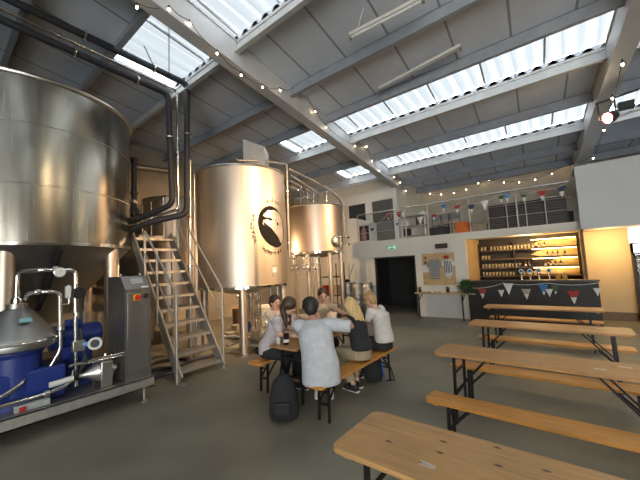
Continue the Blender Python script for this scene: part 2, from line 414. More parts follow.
# upstairs: white wall with a door and a dark window at left, beige wall far back
YD = 11.6
wu = MB(); xs = [(XL, -7.45), (-6.62, -6.3), (-5.36, -5.18)]
for a, b in xs: wu.span((a, YD, MZ), (b, YD + .12, 5.25))
wu.span((-7.45, YD, 4.38), (-6.62, YD + .12, 5.25)); wu.span((-6.3, YD, 4.38), (-5.36, YD + .12, 5.25)); wu.span((-7.45, YD, MZ), (-6.62, YD + .12, 3.6))
struct(wu.build('wall_upper_left', mt_wall, smooth=False))
wallbox('wall_upper_return', (-5.30, YD + .12, MZ), (-5.18, WU, 5.1), mt_wall)
wallbox('wall_upper_back', (-5.3, WU, MZ), (XR, WU + .1, 5.1), mt_upper)
dd = MB().span((-6.3, YD + .02, MZ), (-5.36, YD + .07, 4.38)).build('door_2', M('grey_glazed_door', (.13, .125, .11), .3), smooth=False); struct(dd)
MB().span((-6.22, YD + .005, 2.75), (-5.44, YD + .03, 3.45)).build('door_panel', M('grey_door_panel', (.19, .18, .155), .4), dd, smooth=False)
MB().rod((-5.45, YD - .03, 3.6), (-5.45, YD - .03, 3.75), .012).build('door_handle', mt_steel, dd)
ww = struct(MB().span((-7.45, YD + .03, 3.6), (-6.62, YD + .07, 4.38)).build('window_20', M('dark_window_glass', (.05, .055, .06), .1), smooth=False))
fr = MB(); fr.span((-7.45, YD + .005, 3.6), (-6.62, YD + .03, 3.64)); fr.span((-7.45, YD + .005, 4.34), (-6.62, YD + .03, 4.38)); fr.span((-7.45, YD + .005, 3.6), (-7.41, YD + .03, 4.38)); fr.span((-6.66, YD + .005, 3.6), (-6.62, YD + .03, 4.38))
fr.build('window_frame', mt_dark, ww, smooth=False)
# ================================================================ BEER TABLES AND BENCHES
def leg_frame(mb, x, hw, h, inward):
    """folding steel trestle at x: two legs, two cross bars; brace runs inward"""
    for s in (-1, 1):
        mb.bar((x, s * hw, 0), (x - inward * .02, s * hw, h), .028, .028, (1, 0, 0))
    return mb
def make_trestle(name, label, cat, L, Wd, h, th, wood_mat, group=None):
    t = thing(name, label, cat, (0, 0, 0), group)
    tp = MB()
    r = .06 if Wd > .4 else .035
    poly = []
    for cx, cy, a0 in ((L / 2 - r, Wd / 2 - r, 0), (-L / 2 + r, Wd / 2 - r, 90), (-L / 2 + r, -Wd / 2 + r, 180), (L / 2 - r, -Wd / 2 + r, 270)):
        for k in range(6):
            g = math.radians(a0 + 18 * k); poly.append((cx + r * math.cos(g), cy + r * math.sin(g)))
    tp.prism(poly, (0, 0, h - th), (1, 0, 0), (0, 1, 0), th)
    tp.build('tabletop' if Wd > .4 else 'seat', wood_mat, t, bevel=.005)
    for s in (-1, 1):
        # batten under the top
        MB().box((s * (L / 2 - .1), 0, h - th - .0125), (.045, Wd - .06, .025)).build('batten', wood_mat, t, bevel=.003)
    for s in (-1, 1):
        x = s * (L / 2 - .22); hw = Wd / 2 - .055
        for q in (-1, 1):
            MB().bar((x + s * .02, q * hw, 0), (x, q * hw, h - th - .001), .03, .022, (0, 1, 0)).build('leg', mt_legs, t)
        for k_, (dx, zz, sz) in enumerate(((.012, h * .42, .024), (.006, h * .72, .02), (0, h - th - .016, .03))): MB().bar((x + s * dx, -hw, zz), (x + s * dx, hw, zz), sz, sz).build('cross_bar', mt_legs, t)
        b = MB()
        for q in (-1, 1):
            b.bar((x + s * .012, q * hw * .82, h * .45), (x - s * h * .42, q * hw * .82, h - th - .012), .018, .018)
        b.bar((x - s * h * .42, -hw, h - th - .012), (x - s * h * .42, hw, h - th - .012), .02, .022)
        b.build('brace', mt_legs, t)
    return t
tgroup, bgroup = 'beer tables in the row at right', 'beer benches in the row at right'
LT = 2.0
tab1 = make_trestle('beer_table', 'worn wooden beer table with knots, nearest to the camera at bottom right', 'table', LT, .56, .77, .03, mt_table, tgroup)
tab2 = make_trestle('beer_table', '', 'table', LT, .50, .77, .028, mt_tabl2, tgroup)
ben = make_trestle('beer_bench', '', 'bench', LT, .26, .47, .03, mt_bench, bgroup)
def put(o, x, y, rz=0, label=None):
    o.location = (x, y, 0); o.rotation_euler = (0, 0, rz); WL[o.name] = V((x, y, 0))
    if label: o['label'] = label
    return o
put(tab1, -1.23 + 1.0, 1.83, 0)
put(tab2, -1.36 + 1.0, 3.98, -.01, 'brown wooden beer table second from the camera, between two benches')
t3 = dup(tab2, (-.43, 5.86, 0), 0, 'wooden beer table third from the camera with a bench tucked behind it')
t4 = dup(tab2, (-.60, 7.90, 0), 0, 'farthest wooden beer table, standing just before the dark bar front')
put(ben, -1.27 + 1.0, 3.27, -.02, 'bright orange wooden bench just behind the nearest worn table')
dup(ben, (-.37, 4.47, 0), 0, 'orange wooden bench behind the second table from the camera')
dup(ben, (-.40, 6.20, 0), 0, 'orange wooden bench half under the third table from the camera')
dup(ben, (-.60, 8.31, 0), 0, 'orange wooden bench between the farthest table and the bar front')
# the occupied set at left, turned a quarter
pt = dup(tab2, (-3.19, 4.05, 0), PI / 2, 'wooden beer table with drinks between the seated group', 'occupied beer table set')
pt['group'] = 'occupied beer table set'
dup(ben, (-2.46, 3.83, 0), PI / 2, 'orange bench under the man in the pale shirt and two women', 'occupied beer table set')
dup(ben, (-3.78, 4.06, 0), PI / 2, 'orange bench left of the drinkers, its near end empty', 'occupied beer table set')
# ================================================================ BAR AND BACK WALL
t = thing('bar_counter', 'dark boarded bar counter with thin top, hung with coloured bunting', 'counter', (-1.0, 10.3, 0))
bb = MB().span((B0 + .03, 10.12, 0), (.47, 10.22, 1.13)); bb.span((.40, 10.22, 0), (.47, W - .02, 1.13)); bb.build('front_panel', mt_bar, t, smooth=False)
MB().span((B0 + .01, 10.06, 1.13), (.50, W - .01, 1.172)).build('bar_top', M('dark_bar_top', (.05, .045, .04), .3), t, bevel=.006)
MB().span((B0 + .03, 10.09, 0), (.47, 10.118, .1)).build('kick_board', mt_black, t, smooth=False)
def pennant(mb_c, mb_t, c, u, w_, h_, tip, yv=(0, -1, 0)):
    """hanging triangle below c; u along the string"""
    c, u = V(c), V(u).normalized()
    dn = V((0, 0, -1)); k = 1 - tip
    mb_c.prism([(-w_ / 2, 0), (w_ / 2, 0), (w_ / 2 * (1 - k), h_ * k), (-w_ / 2 * (1 - k), h_ * k)], c, u, dn, .004)
    mb_t.prism([(-w_ / 2 * (1 - k), h_ * k), (w_ / 2 * (1 - k), h_ * k), (w_ * .03, h_), (-w_ * .03, h_)], c, u, dn, .004)
FL = {n_: M('pennant_%s_cloth' % n_, c_, .8) for n_, c_ in dict(red=(.42, .05, .04), white=(.75, .74, .70), tan=(.42, .36, .28), blue=(.06, .22, .42), green=(.07, .12, .06), navy=(.05, .06, .11)).items()}
def sag(p, q, d, n_=8): return [V(p).lerp(V(q), i / n_) - V((0, 0, d * 4 * (i / n_) * (1 - i / n_))) for i in range(n_ + 1)]
def bunting(label, group, pts, flags, w_, h_):
    """pts: knots of the cord; flags: (point, colour, tip fraction)"""
    b = thing('bunting', label, 'bunting', pts[0], group)
    cord = MB()
    for i in range(len(pts) - 1): cord.tube(sag(pts[i], pts[i + 1], .05), .006, 6)
    cord.build('cord', FL['white'], b)
    for c, colr, tip, sc_ in flags:
        a, d = MB(), MB(); pennant(a, d, c, (1, 0, 0), w_ * sc_, h_ * sc_, tip)
        p_ = a.build('pennant', FL[colr], b, smooth=False)
        d.build('pennant_tip', FL['white'], p_, smooth=False)
    return b
yb = 10.05
bp_ = lambda x, y_: ony(x, y_, yb)
bunting('string of red, white and blue pennants across the dark bar front', 'strings of bunting',
    [bp_(472, 288), bp_(503, 283), bp_(547, 283), bp_(598, 283)],
    [(bp_(482, 289), 'red', .5, 1.0), (bp_(508, 283.5), 'white', .3, 1.1), (bp_(501, 290), 'white', .4, .7), (bp_(526, 289), 'tan', .5, 1.0), (bp_(543, 284.5), 'blue', .3, 1.0), (bp_(549, 289), 'white', .4, .75), (bp_(555, 285.5), 'green', .3, .8), (bp_(573, 291), 'red', .5, 1.15), (bp_(597, 288), 'white', .4, .7)], .22, .27)
# back bar: shelf boards with strip lights, rows of glasses
bs = thing('bar_shelf_unit', 'back bar shelving with rows of glasses and warm strip lights', 'shelf', (-1.1, 12.0, 0))
SZ = [1.20, 1.47, 1.76, 2.06]
for z in SZ: MB().span((B0 + .02, 11.93, z - .03), (B1 - .02, 12.25, z)).build('shelf', M('brown_shelf_board', (.16, .1, .05), .5), bs, smooth=False)
for x in (B0 + .01, -1.45, B1 - .03): MB().span((x, 11.95, 0), (x + .025, 12.25, 2.3)).build('upright', M('dark_shelf_upright', (.05, .035, .02), .5), bs, smooth=False)
MB().span((B0 + .02, 11.9, 0), (B1 - .02, 12.25, .9)).build('back_counter', mt_bar, bs, smooth=False)
mt_gold = M('lit_gold_wall_board', (.80, .60, .28), .7, var=.2, scale=3, stretch=(1, 1, 4))  # gold colour and tapered outline paint the strip lights' scallops on the wall
for i, z in enumerate(SZ):
    zt = SZ[i + 1] - .03 if i < 3 else 2.33
    pz = MB()
    x0 = (-1.05, -.62, -1.0, -.98)[i]
    hh = zt - z
    pz.prism([(x0, z + hh * .35), (x0 + .25, z + hh * .12), (B1 - .06, z + .01), (B1 - .06, zt - .01), (x0 + .5, zt - .015), (x0 + .2, zt - hh * .25)], (0, 12.235, 0), (1, 0, 0), (0, 0, 1), .01)
    pz.build('lit_back_board', mt_gold, bs, smooth=False)
    MB().span((-.95, 12.12, zt - .016), (B1 - .08, 12.135, zt - .004)).build('strip_light', mt_led, bs, smooth=False)
g0 = thing('pint_glass', 'clear pint glass in the rows on the back bar shelves', 'glass', (0, 0, 0), 'pint glasses on the back bar shelves')
MB().lathe([(.028, 0), (.03, .004), (.041, .13), (.038, .13), (.028, .01)], (0, 0, 0), 10).build('tumbler', glass('bar_glass', (.85, .72, .52), .72, .1), g0)
first = True
for i, z in enumerate(SZ):
    x = B0 + .12
    end = (-.75, -1.25, -2.1, -.9)[i]
    while x < end:
        if random.random() < .94:
            p_ = (x, 12.02 + random.uniform(-.02, .03), z)
            if first: g0.location = p_; WL[g0.name] = V(p_); first = False
            else: dup(g0, p_)
        x += .098
bt0 = thing('spirit_bottle', 'bottle standing among the glasses on the back bar shelves', 'bottle', (0, 0, 0), 'bottles on the back bar')
MB().lathe([(.028, 0), (.03, .11), (.024, .14), (.011, .16), (.011, .2)], n=12).build('bottle_body', M('amber_bottle_glass', (.16, .07, .02), .1), bt0)
MB().lathe([(.013, .2), (.013, .215)], n=10).build('cap', FL['white'], bt0)
MB().lathe([(.0308, .03), (.0308, .09)], n=12).build('paper_label', FL['white'], bt0)
first = True
for x, i in ((-.55, 2), (-.42, 2), (-.30, 2), (-.62, 1), (-.5, 1), (-.38, 1), (-1.15, 1), (-1.05, 1), (-.25, 1), (-.12, 2), (-.9, 3), (-.75, 3), (-.6, 3)):
    p_ = (x, 12.05, SZ[i] if i < 4 else 0)
    if first: bt0.location = p_; WL[bt0.name] = V(p_); first = False
    else: dup(bt0, p_)
# beer taps on the counter
tp0 = thing('beer_tap', 'white and blue beer tap lens standing on the bar top', 'beer tap', (0, 0, 0), 'row of beer taps on the bar')
MB().lathe([(.035, 0), (.03, .02), (.022, .03), (.022, .2)], n=14).build('column', mt_chrome, tp0)
b_ = MB(); b_.lathe([(.055, -.02), (.06, -.015), (.06, .015), (.055, .02)], (0, 0, .24), 18, (0, 1, 0)); b_.build('lens', M('tap_lens_white', (.75, .75, .85), .2), tp0)
MB().lathe([(.04, -.003), (.04, .003)], (0, -.022, .24), 16, (0, 1, 0)).build('badge', FL['blue'], tp0)
MB().tube([(0, -.02, .17), (0, -.09, .16), (0, -.1, .1)], .012, 8).build('spout', mt_chrome, tp0)
MB().lathe([(.012, .3), (.016, .38), (.012, .42)], n=10).build('tap_handle', FL['navy'], tp0)
for k, x in enumerate((-1.10, -.90, -.70, -.48)):
    if k == 0: tp0.location = (x, 10.26, 1.172); WL[tp0.name] = V((x, 10.26, 1.172))
    else: dup(tp0, (x, 10.26, 1.172))
# amber drip trays / snack jars at the bar's end
for k, x in enumerate((-.30, -.16)):
    j = thing('jar', ('amber glass jar on the bar top right of the taps', 'amber glass jar at the far right of the bar top')[k], 'jar', (x, 10.26, 1.172))
    MB().lathe([(.05, 0), (.055, .02), (.055, .13), (.04, .15)], (x, 10.26, 1.172), 16).build('jar_body', M('amber_jar', (.6, .3, .06), .15), j)
    MB().lathe([(.042, .15), (.042, .17)], (x, 10.26, 1.172), 16).build('lid', mt_pine, j)
# plant standing at the bar's left end
pl = thing("potted_plant", "bushy green potted plant at the left end of the bar", "plant", (-2.33, 9.98, 1.05))
# high ledge against the wall
LZ = 1.05
pa, pb = ony(416, 292.5, 10.1), ony(479, 293, 10.0)
lx0, lx1 = -4.06, -2.26
ls = thing('ledge_shelf', 'narrow wooden wall ledge on black legs below the notice board', 'shelf', (-3.1, 10.15, 0))
LZ = round((pa.z + pb.z) / 2, 3)
MB().prism([(lx0, 9.93), (lx1, 9.93), (lx1, 10.05), (B0 - .01, 10.05), (B0 - .01, W - .01), (lx0, W - .01)], (0, 0, LZ - .035), (1, 0, 0), (0, 1, 0), .035).build('ledge_top', mt_pine, ls, bevel=.004)
for x in (lx0 + .12, B0 - .12):
    l_ = MB(); l_.bar((x, 9.98, 0), (x, 9.98, LZ - .036), .03, .03, (1, 0, 0)); l_.build('leg', mt_legs, ls)
    MB().bar((x, 9.98, LZ - .25), (x, W - .03, LZ - .06), .02, .02).build('brace', mt_legs, ls)
MB().span((lx0 + .16, W - .022, .06), (B0 - .03, W - .004, LZ - .1)).build('wall_panel', mt_white, ls, smooth=False)
# plant built now that the ledge height is known
pl.location = (-2.50, 10.0, LZ); WL[pl.name] = V((-2.50, 10.0, LZ))
MB().lathe([(.06, 0), (.085, .14), (.075, .14), (.07, .12)], (-2.50, 10.0, LZ), 18).build('pot', mt_dark, pl)
lf = MB(); rr = random.Random(3)
for i in range(110):
    g = rr.uniform(0, 2 * PI); e = rr.uniform(-.6, 1.4); L_ = rr.uniform(.14, .28)
    d = V((math.cos(g) * math.cos(e), math.sin(g) * math.cos(e) * .7, math.sin(e))); b0 = V((-2.50, 10.0, LZ + .12)); c = b0 + d * L_
    s_ = d.cross(V((0, 0, 1))).normalized() * .03
    up_ = s_.cross(d).normalized() * .004
    lf.add([b0 + d * L_ * .4, c + s_, c + d * .09, c - s_, c + up_ * 3], [(0, 1, 4), (1, 2, 4), (2, 3, 4), (3, 0, 4)])
lf.build('foliage', mt_green, pl)
# small pots on the ledge
for k, (x, lab, c) in enumerate(((-3.93, 'small dark plant pot at the left end of the wall ledge', mt_dark), (-3.05, 'small dark plant pot in the middle of the wall ledge', mt_dark), (-2.63, 'small blue-grey plant pot on the wall ledge nearest the bar', FL['navy']))):
    t = thing('plant_pot', lab, 'plant pot', (x, 10.1, LZ))
    MB().lathe([(.04, 0), (.055, .09), (.048, .09), (.045, .08)], (x, 10.1, LZ), 16).build('pot', c if k < 2 else FL['white'], t)
    q = MB(); rr = random.Random(k)
    for i in range(26):
        g = rr.uniform(0, 6.28); e = rr.uniform(.3, 1.5); d = V((math.cos(g) * math.cos(e), math.sin(g) * math.cos(e), math.sin(e)))
        b0 = V((x, 10.1, LZ + .08)); s_ = d.cross(V((0, 0, 1))).normalized() * .012
        q.add([b0, b0 + d * .06 + s_, b0 + d * .12, b0 + d * .06 - s_, b0 + d * .06 + V((0, 0, .004))], [(0, 1, 4), (1, 2, 4), (2, 3, 4), (3, 0, 4)])
    q.build('foliage', (mt_green, mt_green, FL['navy'])[k], t)
for k, x in enumerate((-3.6, -3.5, -3.42, -3.28, -3.2)):
    tag(MB().span((x - .03, 10.02, LZ), (x + .03, 10.11, LZ + .02 + .012 * (k % 3))).build('beer_mat_stack', (mt_red, FL['white'], mt_pine)[k % 3], smooth=False), ('red stack of beer mats, leftmost on the wall ledge', 'white stack of beer mats, second on the wall ledge', 'brown stack of beer mats mid-left on the wall ledge', 'red stack of beer mats mid-right on the wall ledge', 'white stack of beer mats beside the middle pot')[k], 'beer mats', 'beer mats on the wall ledge')
# notice board with shirts
def wx(x, y_): return ony(x, y_, W)
nb = thing('notice_board', 'pale wooden display board on the wall above the ledge', 'board', (-3.2, W, 1.3))
q0, q1 = wx(424, 285), wx(454, 252)
NX0, NX1, NZ0, NZ1 = q0.x, q1.x, q0.z, q1.z
MB().span((NX0, W - .025, NZ0), (NX1, W - .001, NZ1)).build('board_panel', mt_pine, nb, smooth=False)
MB().span((NX0 + .02, W - .09, NZ0 + .24), (NX1 - .03, W - .026, NZ0 + .265)).build('board_rail', mt_pine, nb, smooth=False)
def shirt(name, label, cx, z0, z1, hw, mat, stripe=None, tilt=0):
    h = z1 - z0
    poly = [(-.62 * hw, 0), (.62 * hw, 0), (.64 * hw, h * .66), (.92 * hw, h * .56), (1.05 * hw, h * .74), (.6 * hw, h * .98), (.2 * hw, h), (0, h * .95), (-.2 * hw, h), (-.6 * hw, h * .98), (-1.05 * hw, h * .74), (-.92 * hw, h * .56), (-.64 * hw, h * .66)]
    t_ = thing(name, label, 'shirt', (cx, W - .06, z0), 'shirts on the display board')
    MB().prism([(a, b) for a, b in poly], (cx, W - .035, z0), (1, 0, 0), (0, 0, 1), .02).build('cloth', mat, t_, bevel=.006)
    if stripe:
        for k in range(5):
            x = cx - .5 * hw + k * .25 * hw
            MB().span((x - .03 * hw - .006, W - .062, z0 + .03), (x + .03 * hw + .006, W - .054, z0 + h * .9)).build('stripe', stripe, t_, smooth=False)
    MB().rod((cx, W - .045, z1 - .03), (cx, W - .045, z1 + .05), .006, 6).build('hanger', mt_steel, t_)
    return t_
a, b = wx(436, 279), wx(437, 259)
shirt('t_shirt', 'plain grey t-shirt pinned to the display board', a.x, a.z, b.z, .24, M('grey_cloth', (.28, .285, .28), .85))
a, b = wx(446, 275), wx(447, 259)
shirt('t_shirt', 'striped shirt with dark sleeves on the display board', a.x + .1, a.z - .03, b.z, .20, FL['white'], FL['navy'])
for k, (x, y_, lab) in enumerate(((426, 258, 'upper beer can on the left edge of the display board'), (426, 262.5, 'lower beer can on the left edge of the display board'))):
    p_ = wx(x, y_); t = thing('beer_can', lab, 'can', (p_.x, W - .06, p_.z - .06), 'cans on the display board')
    MB().lathe([(.028, 0), (.033, .006), (.033, .11), (.027, .12)], (p_.x, W - .06, p_.z - .06), 14).build('can_body', mt_galv, t)
    MB().lathe([(.0335, .02), (.0335, .09)], (p_.x, W - .06, p_.z - .06), 14).build('can_label', mt_red if k == 0 else mt_dark, t)
p_ = wx(426, 268.8); tag(MB().span((p_.x - .1, W - .035, p_.z - .12), (p_.x + .1, W - .026, p_.z + .12)).build('paper_notice', FL['white'], smooth=False), 'small white paper notice on the left of the display board', 'notice')
p_ = wx(449.5, 272); tag(MB().prism([(-.12, 0), (.12, 0), (.05, -.16), (0, -.2), (-.05, -.16)], (p_.x, W - .07, p_.z - .02), (1, 0, 0), (0, 0, 1), .012).build('scarf', FL['white'], smooth=False), 'white scarf hanging below the striped shirt on the display board', 'scarf')
p_ = wx(447, 257.5); tag(MB().ell((p_.x, W - .1, p_.z + .02), (.09, .05, .05)).build('cap', mt_red), 'red cap above the striped shirt on the display board', 'cap')
# exit sign and wall speaker
a, b = wx(387.5, 249.3), wx(396.5, 245.6)
ex = thing('exit_sign', 'green emergency exit sign above the dark doorway', 'sign', (a.x, W - .03, a.z))
MB().span((a.x, W - .03, a.z), (b.x, W - .002, b.z)).build('sign_panel', M('green_sign_face', (.02, .22, .10), .4, emis=(.03, .35, .16), es=.35), ex, smooth=False)
gl = MB(); xm, zm, hh = (a.x + b.x) / 2, (a.z + b.z) / 2, (b.z - a.z)
yq = W - .034; ww_ = b.x - a.x
for k, x in enumerate((a.x + ww_ * .2, a.x + ww_ * .5, a.x + ww_ * .8)):
    if k == 1:  # arrow
        gl.span((x - .05, yq, zm - .012), (x + .05, yq + .006, zm + .012)); gl.prism([(-.05, -.04), (-.05, .04), (-.09, 0)], (x, yq + .006, zm), (1, 0, 0), (0, 0, 1), .006)
    elif k == 0:  # running figure
        gl.ell((x, yq, zm + .045), (.014, .006, .014), n=8); gl.bar((x, yq, zm + .03), (x - .01, yq, zm - .01), .02, .006, (0, 1, 0)); gl.bar((x - .01, yq, zm - .01), (x + .03, yq, zm - .05), .014, .006, (0, 1, 0)); gl.bar((x - .01, yq, zm - .01), (x - .04, yq, zm - .045), .014, .006, (0, 1, 0)); gl.bar((x, yq, zm + .02), (x + .04, yq, zm + .01), .012, .006, (0, 1, 0))
    else: gl.span((x - .035, yq, zm - .055), (x + .035, yq + .006, zm + .055))
gl.build('sign_symbol', M('white_sign_symbol', (.8, .85, .8), .4, emis=(.5, .6, .5), es=.3), ex, smooth=False)
a, b = wx(436.5, 248.7), wx(447.5, 243.2)
sp = thing('loudspeaker', 'small black speaker box high on the white wall above the display board', 'speaker', (a.x, W - .14, a.z))
MB().span((a.x, W - .14, a.z), (b.x, W + .0, b.z)).build('speaker_case', mt_black, sp, bevel=.01)
MB().span((a.x + .02, W - .147, a.z + .02), (b.x - .02, W - .141, b.z - .02)).build('grille', mt_dark, sp, smooth=False)
# drinks fridge in the recess at the right edge
f0 = thing('drinks_fridge', 'tall glass-door drinks fridge at the right edge under the overhang', 'fridge', (1.6, 11.4, 0))
fx0, fx1, fy0, fy1, fz = 1.235, 1.93, 11.22, 11.9, 2.03
cb = MB(); cb.span((fx0, fy1 - .04, 0), (fx1, fy1, fz)); cb.span((fx0, fy0, 0), (fx0 + .04, fy1, fz)); cb.span((fx1 - .04, fy0, 0), (fx1, fy1, fz)); cb.span((fx0, fy0, 0), (fx1, fy1, .18)); cb.span((fx0, fy0, fz - .3), (fx1, fy1, fz)); cb.build('cabinet', mt_dark, f0, smooth=False)
MB().span((fx0 + .03, fy0 - .012, fz - .27), (fx1 - .03, fy0 - .001, fz - .04)).build('header_panel', M('pale_lit_header', (.6, .72, .72), .4, emis=(.75, .95, .95), es=.9), f0, smooth=False)
fd = MB(); fd.span((fx0, fy0 - .04, .18), (fx0 + .05, fy0 - .001, fz - .31)); fd.span((fx1 - .05, fy0 - .04, .18), (fx1, fy0 - .001, fz - .31)); fd.span((fx0, fy0 - .04, .18), (fx1, fy0 - .001, .23)); fd.span((fx0, fy0 - .04, fz - .36), (fx1, fy0 - .001, fz - .31)); d_ = fd.build('door', mt_black, f0, smooth=False)
MB().span((fx0 + .05, fy0 - .025, .23), (fx1 - .05, fy0 - .018, fz - .36)).build('door_glass', glass('fridge_glass', (.6, .7, .72), .85), d_, smooth=False)
MB().rod((fx0 + .08, fy0 - .07, .9), (fx0 + .08, fy0 - .07, 1.3), .012).build('door_handle', mt_steel, d_)
for z in (.55, .92, 1.29): MB().span((fx0 + .045, fy0 + .06, z - .01), (fx1 - .045, fy1 - .05, z)).build('wire_shelf', mt_steel, f0, smooth=False)
MB().span((fx0 + .05, fy0 + .02, fz - .325), (fx1 - .05, fy0 + .05, fz - .31)).build('light_tube', lampmat('cool_fridge_tube', (.85, .95, 1), 12), f0, smooth=False)
cn0 = thing('drinks_can', 'can or carton lined up inside the glass-door fridge', 'can', (0, 0, 0), 'drinks inside the fridge')
MB().lathe([(.03, 0), (.033, .01), (.033, .15), (.028, .165)], n=12).build('can_body', M('pale_can', (.55, .62, .66), .3, .5), cn0)
MB().lathe([(.0335, .04), (.0335, .11)], n=12).build('can_label', FL['blue'], cn0)
first = True
for z in (.18, .55, .92, 1.29):
    for i in range(7):
        p_ = (fx0 + .09 + .085 * i, fy0 + .11, z)
        if first: cn0.location = p_; WL[cn0.name] = V(p_); first = False
        else: dup(cn0, p_)
# ================================================================ TANKS
def tank(name, label, c, R, z0, z1, floor_legs, cone=None, seams=(), rim=.025, legr=.085, legs=(), dome=.12, mat=None):
    mat = mat or mt_tank
    x, y = c
    t = thing(name, label, 'tank', (x, y, 0), 'brewing tanks')
    MB().lathe([(R - .03, z0), (R, z0 + .03), (R, z1 - .02), (R - .02, z1)], (x, y, 0), 96).build('shell', mat, t)
    MB().lathe([(R - .01, z1 - .001), (R * .7, z1 + dome * .6), (R * .3, z1 + dome), (.12, z1 + dome)], (x, y, 0), 64).build('dome', mt_tank, t)
    r_ = MB(); r_.torus((x, y, z1 - .015), R + rim * .2, rim, n=96); r_.build('top_rim', mt_steel, t)
    b_ = MB(); b_.lathe([(R + .001, z0 - .005), (R + .018, z0), (R + .018, z0 + .055), (R + .001, z0 + .06)], (x, y, 0), 96); b_.build('bottom_rim', mt_chrome, t)
    for z in seams: MB().torus((x, y, z), R - .002, .006, n=96, k=6).build('weld_seam', mt_steel2, t)
    if cone:
        rz, zz = cone
        MB().lathe([(R - .02, z0 + .01), (rz, zz), (rz * .9, zz - .12), (.05, zz - .16)], (x, y, 0), 64).build('cone', mt_steel2, t)
    for a, rr in legs:
        lx, ly = x + rr * math.cos(a), y + rr * math.sin(a)
        l_ = MB(); l_.rod((lx, ly, .02), (lx, ly, z0 + (.02 if not cone else .1)), legr, 20); lg = l_.build('leg', mt_tank, t)
        MB().lathe([(legr * 1.5, 0), (legr * 1.5, .02), (legr * 1.02, .03)], (lx, ly, 0), 18).build('foot_plate', mt_steel2, lg)
    return t
T1, T2, T3 = (-7.95, 1.2), (-6.42, 5.02), (-6.6, 8.2)
def az(c, px):   # bearing from tank centre to the sight line's side nearest the viewer
    return math.atan2(-c[1], -c[0]) + math.radians(px)
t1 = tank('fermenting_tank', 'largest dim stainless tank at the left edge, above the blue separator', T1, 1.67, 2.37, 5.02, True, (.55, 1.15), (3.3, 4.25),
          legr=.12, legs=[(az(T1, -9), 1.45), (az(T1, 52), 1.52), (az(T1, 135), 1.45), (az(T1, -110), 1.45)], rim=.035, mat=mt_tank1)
MB().rod((-6.3, 1.35, 2.3), (-7.1, 1.25, 1.35), .05, 12).build('drain_pipe', mt_black, t1)
t2 = tank('brewing_tank', 'golden-lit stainless tank with dark oval logo behind the stairs', T2, 1.09, 1.42, 4.2, True, None, (), legr=.085,
          legs=[(az(T2, 0) - .05, .98), (az(T2, 80), .95), (az(T2, -85), .95), (az(T2, 170), .95)], dome=.08)
MB().lathe([(1.0, 1.43), (.4, 1.28), (.06, 1.26)], (*T2, 0), 48).build('dished_bottom', mt_steel2, t2)
t3 = tank('brewing_tank', 'smaller warm-lit stainless tank on tall legs near the back wall', T3, .88, 2.23, 3.79, True, None, (), legr=.075,
          legs=[(az(T3, -25), .72), (az(T3, 30), .75), (az(T3, 75), .78), (az(T3, -70), .78), (az(T3, 180), .75)], dome=.06)
MB().lathe([(.82, 2.24), (.3, 2.12), (.06, 2.1)], (*T3, 0), 48).build('dished_bottom', mt_steel2, t3)
t4 = tank('brewing_tank', 'shadowed steel vessel behind the staircase by the beige wall', (-9.35, 4.75), .86, .9, 4.0, True, None, (2.5,), legr=.06, legs=[(0, .7), (1.6, .7), (-1.6, .7), (3.1, .7)], dome=.05)
# painted mark wrapped round tank two
def on_shell(c, R, px, py, lift=.004):
    """point on the tank's skin seen along a sight line"""
    d = sight(px, py); o = V((0, 0, H)); a = d.x * d.x + d.y * d.y
    b = 2 * ((o.x - c[0]) * d.x + (o.y - c[1]) * d.y); q = (o.x - c[0]) ** 2 + (o.y - c[1]) ** 2 - R * R
    D_ = max(0, b * b - 4 * a * q); p = o + d * ((-b - math.sqrt(D_)) / (2 * a)); n_ = V((p.x - c[0], p.y - c[1], 0)).normalized()
    return p + n_ * lift, math.atan2(n_.y, n_.x), p.z
def wrapped(polys, c, R, lift, name, mat, parent, n=60):
    """fill polygons given as (angle, z) on the shell: fine grid, keeping cells whose centre falls inside"""
    mb = MB()
    for poly in polys:
        xs = [q[0] for q in poly]; zs = [q[1] for q in poly]; x0, x1, z0, z1 = min(xs), max(xs), min(zs), max(zs)
        def xr(z):
            out = []
            for i in range(len(poly)):
                (a, b), (e, f) = poly[i], poly[(i + 1) % len(poly)]
                if (b <= z) != (f <= z): out.append(a + (z - b) / (f - b) * (e - a))
            return sorted(out)
        for j in range(n):
            za, zb = z0 + (z1 - z0) * j / n, z0 + (z1 - z0) * (j + 1) / n; zm_ = (za + zb) / 2; r_ = xr(zm_)
            for k in range(0, len(r_) - 1, 2):
                m_ = max(1, int((r_[k + 1] - r_[k]) * R / .04)); vs = []
                for i in range(m_ + 1):
                    g = r_[k] + (r_[k + 1] - r_[k]) * i / m_
                    for z in (za, zb): vs.append((c[0] + (R + lift) * math.cos(g), c[1] + (R + lift) * math.sin(g), z))
                mb.add(vs, [(2 * i, 2 * i + 2, 2 * i + 3, 2 * i + 1) for i in range(m_)])
    return mb.build(name, mat, parent)
A0, A1 = on_shell(T2, 1.09, 257.5, 226)[1], on_shell(T2, 1.09, 283.4, 226)[1]
ZT, ZB = on_shell(T2, 1.09, 270, 206)[2], on_shell(T2, 1.09, 277, 247.5)[2]
ac, zc, aw, zh = (A0 + A1) / 2, (ZT + ZB) / 2, (A1 - A0) / 2, (ZT - ZB) / 2
oval = []
for i in range(48):
    g = 2 * PI * i / 48; u_, v_ = math.cos(g), math.sin(g)
    oval.append((ac + aw * (u_ * .97 - .06 * v_), zc + zh * (v_ - .10 * u_)))
logo = wrapped([oval], T2, 1.09, .003, 'logo_oval', M('black_logo_paint', (.018, .016, .015), .8, spec=.15), t2)
P = lambda L_: [(ac + aw * a, zc + zh * b) for a, b in L_]
